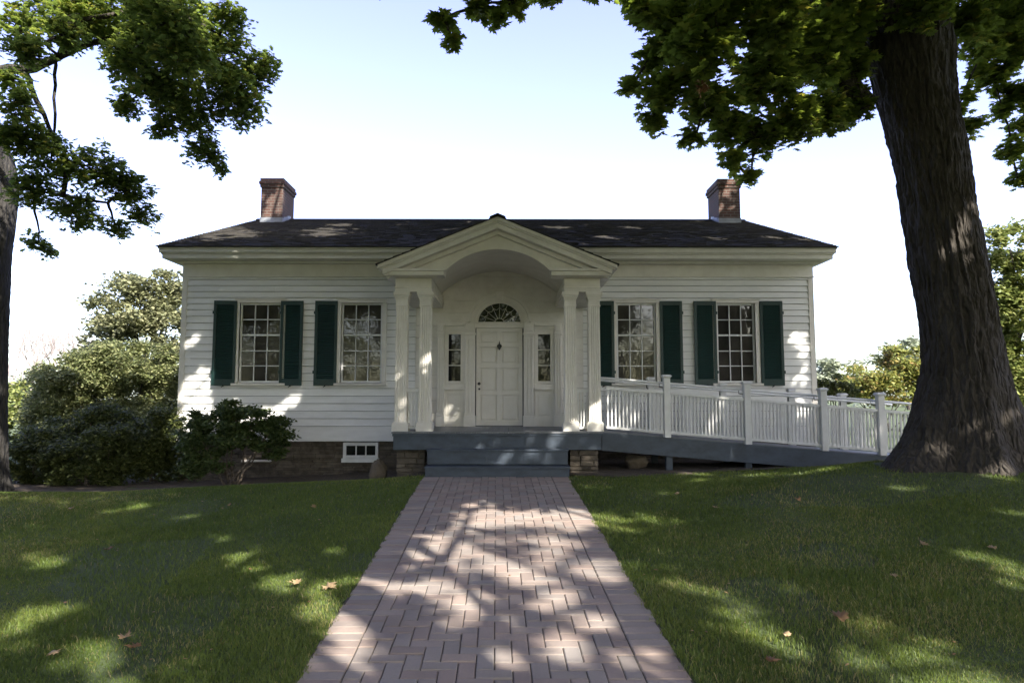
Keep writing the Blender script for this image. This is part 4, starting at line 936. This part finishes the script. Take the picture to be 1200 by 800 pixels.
keep(leaves('crown', p, rng.uniform(.055,.14,len(p)), M['oak'], None, 'oak', .55, d), tl)
hi = []
for k in range(46):
    c = in_ellipsoid((-8.5,-4.0,10.6), (5.0,4.5,3.0), 1, .3)[0]; lim = 8.4+max(0,(c[1]+5)*.62); c[2] = max(c[2], lim+random.random())
    hi.append((c[0], c[1], c[2], random.uniform(.8,1.3)))
hi += [(random.uniform(-8,-.5), random.uniform(-12,-7.5), random.uniform(9,12.2), random.uniform(1.0,1.5)) for k in range(34)]  # extra unseen clumps, added to shade the low bushes and left trunk
p = crown_high(hi, 480, .2, .78, 33, [(-9.6,-1.8,7.5),(-8.5,-3.5,9.5)]+L1, wood)
keep(leaves('upper_crown', p, rng.uniform(.15,.24,len(p)), M['oak'], None, 'oak', .6), tl)
keep(wood.build('limb', M['twig'], None, 0, True, False), tl); keep(twg.build('twig', M['twig'], None, 0, False, False), tl)

# --- unseen trees beside and behind the viewer: they shade the lawn and show in the window panes
def shade_tree(x, y, h, cr, n, seed, lab, thr):
    o = empty('maple_tree', (x, y, G(x,max(y,-15.9)))); tag(o, lab, 'tree')
    z0 = G(x,max(y,-15.9))
    keep(big_trunk('trunk', [(x,y,z0-.2,.5),(x+.05,y,z0+1,.42),(x,y+.1,z0+4,.36),(x-.1,y,z0+h,.2)], M['bark2'], None, 60, .06, (0.3,.3), .02, seed, ((1,.6,1),(3,.6,1),(5,.6,1))), o)
    w = MB(); hub = []
    for k in range(7):
        a = k*2.4; e = (x+math.cos(a)*cr[0]*.6, y+math.sin(a)*cr[1]*.6, z0+h*.75+(k%3)*1.2); L = bend((x,y,z0+h*.45+.3*k), e, 6, .08, k); w.tube(L, list(np.linspace(.09,.03,7)), 7); hub += L[2:]
    cl = []
    for k in range(n):
        c = in_ellipsoid((x,y,z0+h), cr, 1, .35)[0]; cl.append((c[0],c[1],max(c[2],z0+3.9),random.uniform(.8,1.4)))
    p = crown_high(cl, 330, .2, thr, seed, hub, w, .19)
    keep(leaves('crown', p, rng.uniform(.26,.42,len(p)), M['maple'], None, 'oak', .6), o); keep(w.build('limb', M['twig'], None, 0, True, False), o)
for x, y, h, cr, n, seed, lab in (
    (5.2, -18.0, 9.5, (6.5,5.6,4.0), 80, 41, 'spreading maple behind the viewer, right of the brick path'),
    (-4.2, -19.0, 9.5, (6.2,5.6,4.0), 70, 57, 'spreading maple behind the viewer, left of the brick path'),
    (13.5, -13.0, 9.5, (5.5,6.0,4.2), 62, 63, 'spreading maple on the lawn far right of the viewer'),
    (-12.5, -13.5, 9.0, (5.0,5.5,4.2), 50, 71, 'spreading maple on the lawn far left of the viewer'),
    (14.0, -24.0, 11.0, (7,6,5.5), 30, 77, 'unseen tall maple added far behind the viewer on the right to dim skylight'),  # the tall maples are added to block skylight from the house front
    (0.5, -28.0, 11.0, (7.5,6,5.5), 30, 83, 'unseen tall maple added straight behind the viewer to dim skylight'),
    (-14.0, -25.0, 11.0, (7,6,5.5), 30, 89, 'unseen tall maple added far behind the viewer on the left to dim skylight')):
    shade_tree(x, y, h, cr, n, seed, lab, .78)

# --- shrubs and background trees
def bush(name, label, cat, base, clumps, mat, leaf, dens, kind='oval', stems=None, smat='stem', up=.4, group=None, trunk=None, part='foliage'):
    o = empty(name, base); tag(o, label, cat, group)
    Pp = []
    for (x, y, z, rx, ry, rz) in clumps:
        k = max(16, int(16*(rx*rz)/(leaf*leaf*36)));  k = min(k, 60)
        tc = in_ellipsoid((x,y,z), (rx*1.0,ry*1.0,rz*1.0), k, .55)
        for c in tc:
            f = rng.uniform(.16,.36); n = int(dens*24*(rx*rz)*f*f/leaf**2)
            q = rng.normal(0, 1, (n,3))*np.array([rx*f*.62, ry*f*.62, rz*f*.42]); Pp.append(c+q)
    p = np.concatenate(Pp)
    keep(leaves(part, p, rng.uniform(.75,1.35,len(p))*leaf, M[mat], None, kind, up), o)
    w = MB(); hubz = base
    if trunk:
        w.tube(bend(base, trunk[0], 5, 0, 3), list(np.linspace(trunk[1], trunk[1]*.4, 6)), 8)
        for (x, y, z, rx, ry, rz) in clumps: w.tube(bend(Vector(base).lerp(Vector(trunk[0]), .55), (x,y,z), 5, .03, int(abs(x*50))), list(np.linspace(trunk[1]*.4, trunk[1]*.1, 6)), 6)
        keep(w.build('trunk', M[smat], None, 0, True, False), o)
    elif stems:
        for k in range(stems):
            c = clumps[k % len(clumps)]; b = (base[0]+random.uniform(-.25,.25)*c[3]*1.5, base[1]+random.uniform(-.15,.15), base[2]-.05)
            e = (c[0]+random.uniform(-.6,.6)*c[3], c[1]+random.uniform(-.6,.6)*c[4], c[2]+random.uniform(-.2,.5)*c[5])
            w.tube(bend(b, e, 5, 0, k), list(np.linspace(.026, .008, 6)), 6)
        keep(w.build('stem', M[smat], None, 0, True, False), o)
    return o
def px(c): return c
def bz(x, y, dz=0): return (x, y, G(x, y)+dz)
SF = [(-5.489, -1.177, 0.674, 0.424, 0.339, 0.326), (-4.819, -1.175, 0.883, 0.587, 0.47, 0.294), (-4.217, -1.241, 0.722, 0.326, 0.261, 0.294), (-5.099, -1.17, 1.044, 0.326, 0.261, 0.196), (-5.585, -1.266, 0.243, 0.424, 0.339, 0.294), (-4.32, -1.173, 0.402, 0.326, 0.261, 0.212), (-5.915, -1.203, 0.434, 0.196, 0.157, 0.261), (-4.969, -1.327, 0.562, 0.489, 0.392, 0.245), (-5.353, -1.2, 0.036, 0.294, 0.235, 0.196), (-5.706, -1.221, 0.036, 0.261, 0.209, 0.228), (-4.568, -1.139, 0.594, 0.522, 0.418, 0.261), (-5.782, -1.231, 0.755, 0.261, 0.209, 0.294)]
bush('shrub', 'dark green rounded shrub with bare brown stems growing against the left clapboard wall', 'shrub', bz(-4.93,-1.25), SF, 'shrub', .062, 2.5, 'oval', 9)
SL = [(-11.884, 4.778, 1.653, 1.013, 0.912, 0.82), (-10.521, 5.038, 2.181, 1.158, 1.042, 0.772), (-9.532, 5.126, 1.509, 0.531, 0.478, 1.086), (-12.551, 4.856, 0.746, 0.579, 0.521, 0.869), (-11.4, 4.922, 0.627, 1.158, 1.042, 0.917), (-10.007, 4.787, 0.39, 0.965, 0.869, 1.013), (-11.247, 5.095, 2.302, 0.603, 0.543, 0.434), (-9.451, 4.933, 2.423, 0.434, 0.391, 0.483)]
bush('large_shrub', 'broad light green shrub mounded at the left corner of the house', 'shrub', bz(-9.9,5.0), SL, 'lilac', .085, 1.7, 'oval', 10, 'twig')
for nm, cl, lab in (('hedge_bush', [(-9.175, -0.283, 0.126, 0.626, 0.5, 0.521), (-9.677, -0.466, -0.043, 0.417, 0.334, 0.382), (-9.498, -0.473, 0.381, 0.417, 0.334, 0.348), (-8.787, -0.313, -0.094, 0.417, 0.334, 0.278)], 'low dark bush beside the foot of the left edge tree'),
                    ('hedge_bush', [(-8.223, -0.641, 0.084, 0.621, 0.497, 0.483), (-7.636, -0.584, 0.218, 0.483, 0.386, 0.552), (-7.874, -0.497, -0.118, 0.69, 0.552, 0.276)], 'low dark bush in the middle of the shaded row left of the house'),
                    ('hedge_bush', [(-9.284, 0.493, 0.408, 0.67, 0.536, 0.484), (-8.56, 0.482, 0.59, 0.559, 0.447, 0.521), (-8.004, 0.479, 0.499, 0.484, 0.387, 0.559)], 'low dark bush with yellow flecks between the other shaded bushes and the lilac mound'),
                    ('hedge_bush', [(-7.339, -0.104, 0.187, 0.533, 0.373, 0.604), (-6.875, -0.203, 0.361, 0.426, 0.298, 0.71), (-6.629, -0.015, -0.073, 0.355, 0.248, 0.355)], 'dark bush filling the shade at the left house corner')):
    bush(nm, lab, 'bush', bz(sum(c[0] for c in cl)/len(cl), cl[0][1]), cl, 'hedge', .065, 1.5, 'oval', 7, 'stem', group='dark bushes left of the house')
SP = [(-12.694, 8.898, 4.361, 1.282, 1.153, 1.048), (-11.845, 9.022, 4.953, 0.932, 0.839, 0.757), (-11.585, 9.215, 3.685, 0.874, 0.786, 1.165), (-13.322, 9.123, 3.479, 0.816, 0.734, 0.699), (-12.824, 8.968, 5.249, 0.583, 0.524, 0.408), (-11.274, 8.991, 5.309, 0.408, 0.367, 0.408), (-13.884, 8.884, 3.098, 0.466, 0.419, 0.408)]
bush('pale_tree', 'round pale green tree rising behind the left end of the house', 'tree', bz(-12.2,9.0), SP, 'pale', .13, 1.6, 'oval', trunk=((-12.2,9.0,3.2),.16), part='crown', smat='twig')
SY = [(-20.389, 14.787, 0.403, 1.245, 1.121, 1.245), (-19.205, 14.88, 1.198, 1.025, 0.923, 0.732), (-20.962, 15.15, 1.488, 0.659, 0.593, 0.732), (-18.17, 14.744, 0.836, 1.025, 0.923, 0.952)]
bush('yellow_shrub', 'sunlit yellow green shrub far back beside the left trunk', 'shrub', bz(-19.2,15), SY, 'fargreen', .16, 1.6, 'oval', 6, 'twig')
SR = [(14.247, 4.46, 5.518, 0.658, 0.592, 0.705), (13.941, 4.564, 4.429, 0.517, 0.465, 0.799), (14.494, 4.369, 3.35, 0.799, 0.719, 1.034), (14.033, 4.536, 2.045, 0.611, 0.55, 0.94), (14.73, 4.337, 4.791, 0.705, 0.634, 0.94), (14.673, 4.502, 1.692, 0.705, 0.634, 1.175), (13.813, 4.432, 3.112, 0.376, 0.338, 0.47), (13.477, 4.556, 1.457, 0.564, 0.508, 0.564)]
bush('leafy_tree', 'sunlit yellow green tree at the right edge behind the big trunk', 'tree', bz(14.2,4.5), SR, 'fargreen', .12, 2.3, 'oval', trunk=((14.2,4.5,4.0),.14), part='crown', smat='twig')
SB = [(14.71, 10.563, 2.51, 0.93, 0.837, 0.806), (13.432, 10.698, 1.827, 1.054, 0.949, 0.682), (15.408, 10.401, 2.137, 0.744, 0.67, 0.93), (12.615, 10.553, 1.641, 0.62, 0.558, 0.372), (16.179, 10.688, 1.982, 0.93, 0.837, 0.868), (14.13, 10.808, 1.455, 1.24, 1.116, 0.434)]
bush('autumn_bush', 'yellow and orange autumn bush seen between the house and the big trunk', 'bush', bz(14.0,10.5), SB, 'yellow', .12, 2.0, 'oval', 8, 'twig')
SD = [(7.904, 1.713, 1.571, 0.362, 0.326, 0.302), (7.617, 1.731, 1.47, 0.282, 0.254, 0.282), (8.199, 1.867, 1.39, 0.282, 0.254, 0.201)]
bush('dark_bush', 'small dark evergreen bush just past the right corner of the house', 'bush', bz(8.0,1.8), SD, 'hedge', .07, 1.7, 'oval', 5, 'twig')
for cl, lab in (([(35.192, 61.704, 4.317, 1.335, 1.202, 1.335), (37.419, 61.795, 4.891, 2.289, 2.06, 1.24), (36.403, 61.5, 3.458, 2.861, 2.575, 0.954)], 'hazy distant tree just right of the house corner'), ([(44.505, 61.453, 6.62, 2.48, 2.232, 1.335), (42.258, 61.703, 5.851, 1.717, 1.545, 1.145), (46.591, 61.43, 6.044, 2.289, 2.06, 1.717)], 'hazy distant tree rounded above the autumn bush')):
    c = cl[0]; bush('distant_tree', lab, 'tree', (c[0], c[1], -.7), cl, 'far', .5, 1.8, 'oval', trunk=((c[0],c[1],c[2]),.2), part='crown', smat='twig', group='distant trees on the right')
# a far wood closing the horizon
cl = [(x, 95+8*math.sin(x*.3), 1.2+1.3*math.sin(x*.17)+.8*math.sin(x*.41), 7, 5, 3.2) for x in range(-150, 151, 8)]
p = np.concatenate([in_ellipsoid(c[:3], c[3:], 420, .5) for c in cl])
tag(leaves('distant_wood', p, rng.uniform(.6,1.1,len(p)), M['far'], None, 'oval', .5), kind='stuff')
cl = [(x, -58+6*math.sin(x*.3), 4+4*((i % 3)-1)*.8+1.2*math.sin(x*.21), 7, 4, 4.5) for i, x in enumerate(range(-120, 121, 4))]  # unseen woods behind the viewer, added to darken the window reflections
cl += [(-46+4*math.sin(y*.3), y, 4+3*((i % 3)-1), 4, 7, 4.5) for i, y in enumerate(range(-56, -8, 4))]+[(46+4*math.sin(y*.3), y, 4+3*((i % 3)-1), 4, 7, 4.5) for i, y in enumerate(range(-56, -8, 4))]
p = np.concatenate([in_ellipsoid(c[:3], c[3:], 420, .4) for c in cl])
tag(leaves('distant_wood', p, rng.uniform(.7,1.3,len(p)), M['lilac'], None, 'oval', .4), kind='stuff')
# bare trees far behind on the left
def bare(x, y, h, seed, lab):
    rr = random.Random(seed); w = MB(); z0 = -.6
    def grow(p, d, L, r, lv):
        q = p+d*L; w.tube([tuple(p), tuple(p.lerp(q,.5)+Vector((rr.uniform(-1,1),rr.uniform(-1,1),0))*L*.04), tuple(q)], [r, r*.85, r*.7], 5 if lv < 2 else 3, False)
        if lv >= 5: return
        for k in range(3 if lv < 4 else 2):
            a = rr.uniform(0, 6.28); sp = rr.uniform(.25,.6); nd_ = (d+Vector((math.cos(a)*sp, math.sin(a)*sp, rr.uniform(-.05,.3)))).normalized()
            grow(q if k else p.lerp(q,.75), nd_, L*rr.uniform(.62,.8), r*.6, lv+1)
    grow(Vector((x,y,z0)), Vector((rr.uniform(-.06,.06),0,1)).normalized(), h*.30, .14, 0)
    o = w.build('bare_tree', M['bare'], None, 0, False, False); tag(o, lab, 'tree', 'bare trees far behind on the left')
BL = ['leafless tree nearest the left edge trunk in the far row', 'tall leafless tree second from the left edge trunk', 'short leafless tree in front of the far left row', 'tall leafless tree in the middle of the far left row', 'leafless tree close to the pale round tree', 'leafless tree half hidden by the pale round tree', 'leafless tree set farthest back beside the left trunk', 'leafless tree mostly hidden behind the pale round tree']
for i, (x, y, h) in enumerate([(-43.23, 46, 9.5), (-44.52, 50, 11), (-38.97, 44, 9), (-43.12, 52, 11.5), (-38.48, 47, 10), (-42.24, 55, 11), (-50.88, 58, 11.5), (-37.98, 50, 9.5)]): bare(x, y, h, 100+i, BL[i])

# ---------------------------------------------------------------- rocks and fallen leaves
def rock(c, r, label, seed, top):
    g = np.random.default_rng(seed); bm = bmesh.new(); bmesh.ops.create_icosphere(bm, subdivisions=4, radius=1)
    dirs = [(Vector(norm(g.normal(0,1,(1,3)))[0]), g.uniform(.62,.9)) for _ in range(14)]
    for v in bm.verts:
        p = v.co.copy()
        for d, k in dirs:
            t = p.dot(d)
            if t > k: p -= d*(t-k)*.85
        if top: s = 1-.42*max(p.z,0); p.x *= s; p.y *= s
        p *= 1+.03*math.sin(p.x*9+seed)*math.sin(p.y*8)*math.sin(p.z*10)
        p *= 1+.05*math.sin(p.x*17+2*seed)*math.sin(p.z*13+p.y*5)+.03*math.sin(p.y*31+p.x*23)
        v.co = Vector((p.x*r[0], p.y*r[1], p.z*r[2]))
    me = bpy.data.meshes.new('boulder'); bm.to_mesh(me); bm.free(); me.materials.append(M['boulder']); me.polygons.foreach_set('use_smooth', [True]*len(me.polygons))
    o = bpy.data.objects.new('boulder', me); col.objects.link(o); o.location = c; tag(o, label, 'boulder')
RK = [(-2.164, -1.7, -0.046), (2.528, -1.75, 0.187)]
rock((RK[0][0], -1.7, G(RK[0][0],-1.7)+.12), (.21,.17,.29), 'pointed brown boulder below the small basement window left of the steps', 5, True)
rock((RK[1][0], -1.75, G(RK[1][0],-1.75)+.10), (.22,.18,.20), 'round tan boulder in the dark gap under the ramp', 8, False)
LV = [(-2.47, -9.384), (-2.275, -9.507), (-2.868, -9.521), (-5.98, -4.459), (-1.561, -8.315), (-1.329, -8.397), (2.558, -9.4), (2.105, -9.555), (1.822, -9.893), (3.769, -5.84), (4.652, -7.942), (4.118, -7.697), (3.392, -8.569), (2.542, -4.807), (2.723, -5.767), (-3.616, -4.78), (-4.046, -6.754), (-2.408, -5.051)]
LL = ['tan fallen maple leaf, left one of the pair in the left foreground grass', 'brown fallen leaf, right one of the pair in the left foreground grass', 'pale curled leaf near the lower left corner of the lawn', 'pale fallen leaf far back on the left lawn below the low bushes',
 'pale dry leaf in the sunny patch left of the path', 'whitish leaf nearest the path edge in the left sunny patch', 'large tan leaf lying on the right foreground lawn', 'small pale leaf left of the large tan leaf on the right lawn', 'reddish brown leaf at the bottom of the right lawn near the path', 'orange leaf in the sun fleck on the right lawn before the ramp',
 'pale leaf in the sun fleck near the right edge of the lawn', 'grey leaf in shade right of centre on the right lawn', 'whitish leaf in shade above the large tan leaf', 'small pale leaf on the right lawn nearest the steps', 'grey leaf on the shaded right lawn below the first ramp posts', 'tan leaf by the shrub on the back of the left lawn', 'dark curled leaf in the shade of the left lawn', 'light tan leaf on the left lawn below the boulder']
SZ = [.10,.095,.08,.09,.11,.12,.15,.07,.08,.10,.09,.08,.07,.07,.08,.08,.09,.08]
tv, tf = TPL['maple']
for i, (x, y) in enumerate(LV):
    s = SZ[i]*1.08; a = i*2.1; v = tv.copy(); v[:,2] = (.35+.3*math.sin(i*2.3))*np.abs(v[:,0])**1.3+(.45+.3*math.cos(i*1.7))*(v[:,1]-.4)**2+.07*np.sin(v[:,0]*9+i)+.06*np.sin(v[:,1]*7+2*i); v[:,0] *= .75+.25*math.sin(i*4.1)
    v *= s; c, sn = math.cos(a), math.sin(a); v = v@np.array([[c,sn,0],[-sn,c,0],[0,0,1]]); tl_ = .25; v[:,2] += v[:,1]*-tl_
    o = npmesh('fallen_leaf', v, tf, M['dead'], rnd=np.full(len(tf), [.75,.2,1,.9,1,1,.55,1,.1,.35,.95,.9,1,.9,.9,.6,.0,.7][i]))
    o.location = (x, y, G(x,y)+.036); o.rotation_euler = (0.42+.22*math.sin(i*3.1), .2*math.sin(i*1.9), 0); so_ = o.modifiers.new('thickness','SOLIDIFY'); so_.thickness = .0015
    tag(o, LL[i], 'leaf', 'fallen leaves on the lawn')
# crumbs of dry leaf worked down into the grass
n = 420; x = rng.uniform(-9, 9, n); y = rng.uniform(-11.2, -2.6, n); k = (np.abs(x-PS*(-3.0-y)) > 1.15) | (rng.random(n) < .12); x, y = x[k], y[k]; n = len(x)
z = np.array([G(a, b) for a, b in zip(x, y)])+np.where(np.abs(x-PS*(-3.0-y)) > 1.2, rng.uniform(.012, .034, n), .024)
tag(leaves('leaf_litter', np.stack([x,y,z],1), rng.uniform(.014,.042,n), M['dead'], None, 'oval', .75, droop=0), kind='stuff')
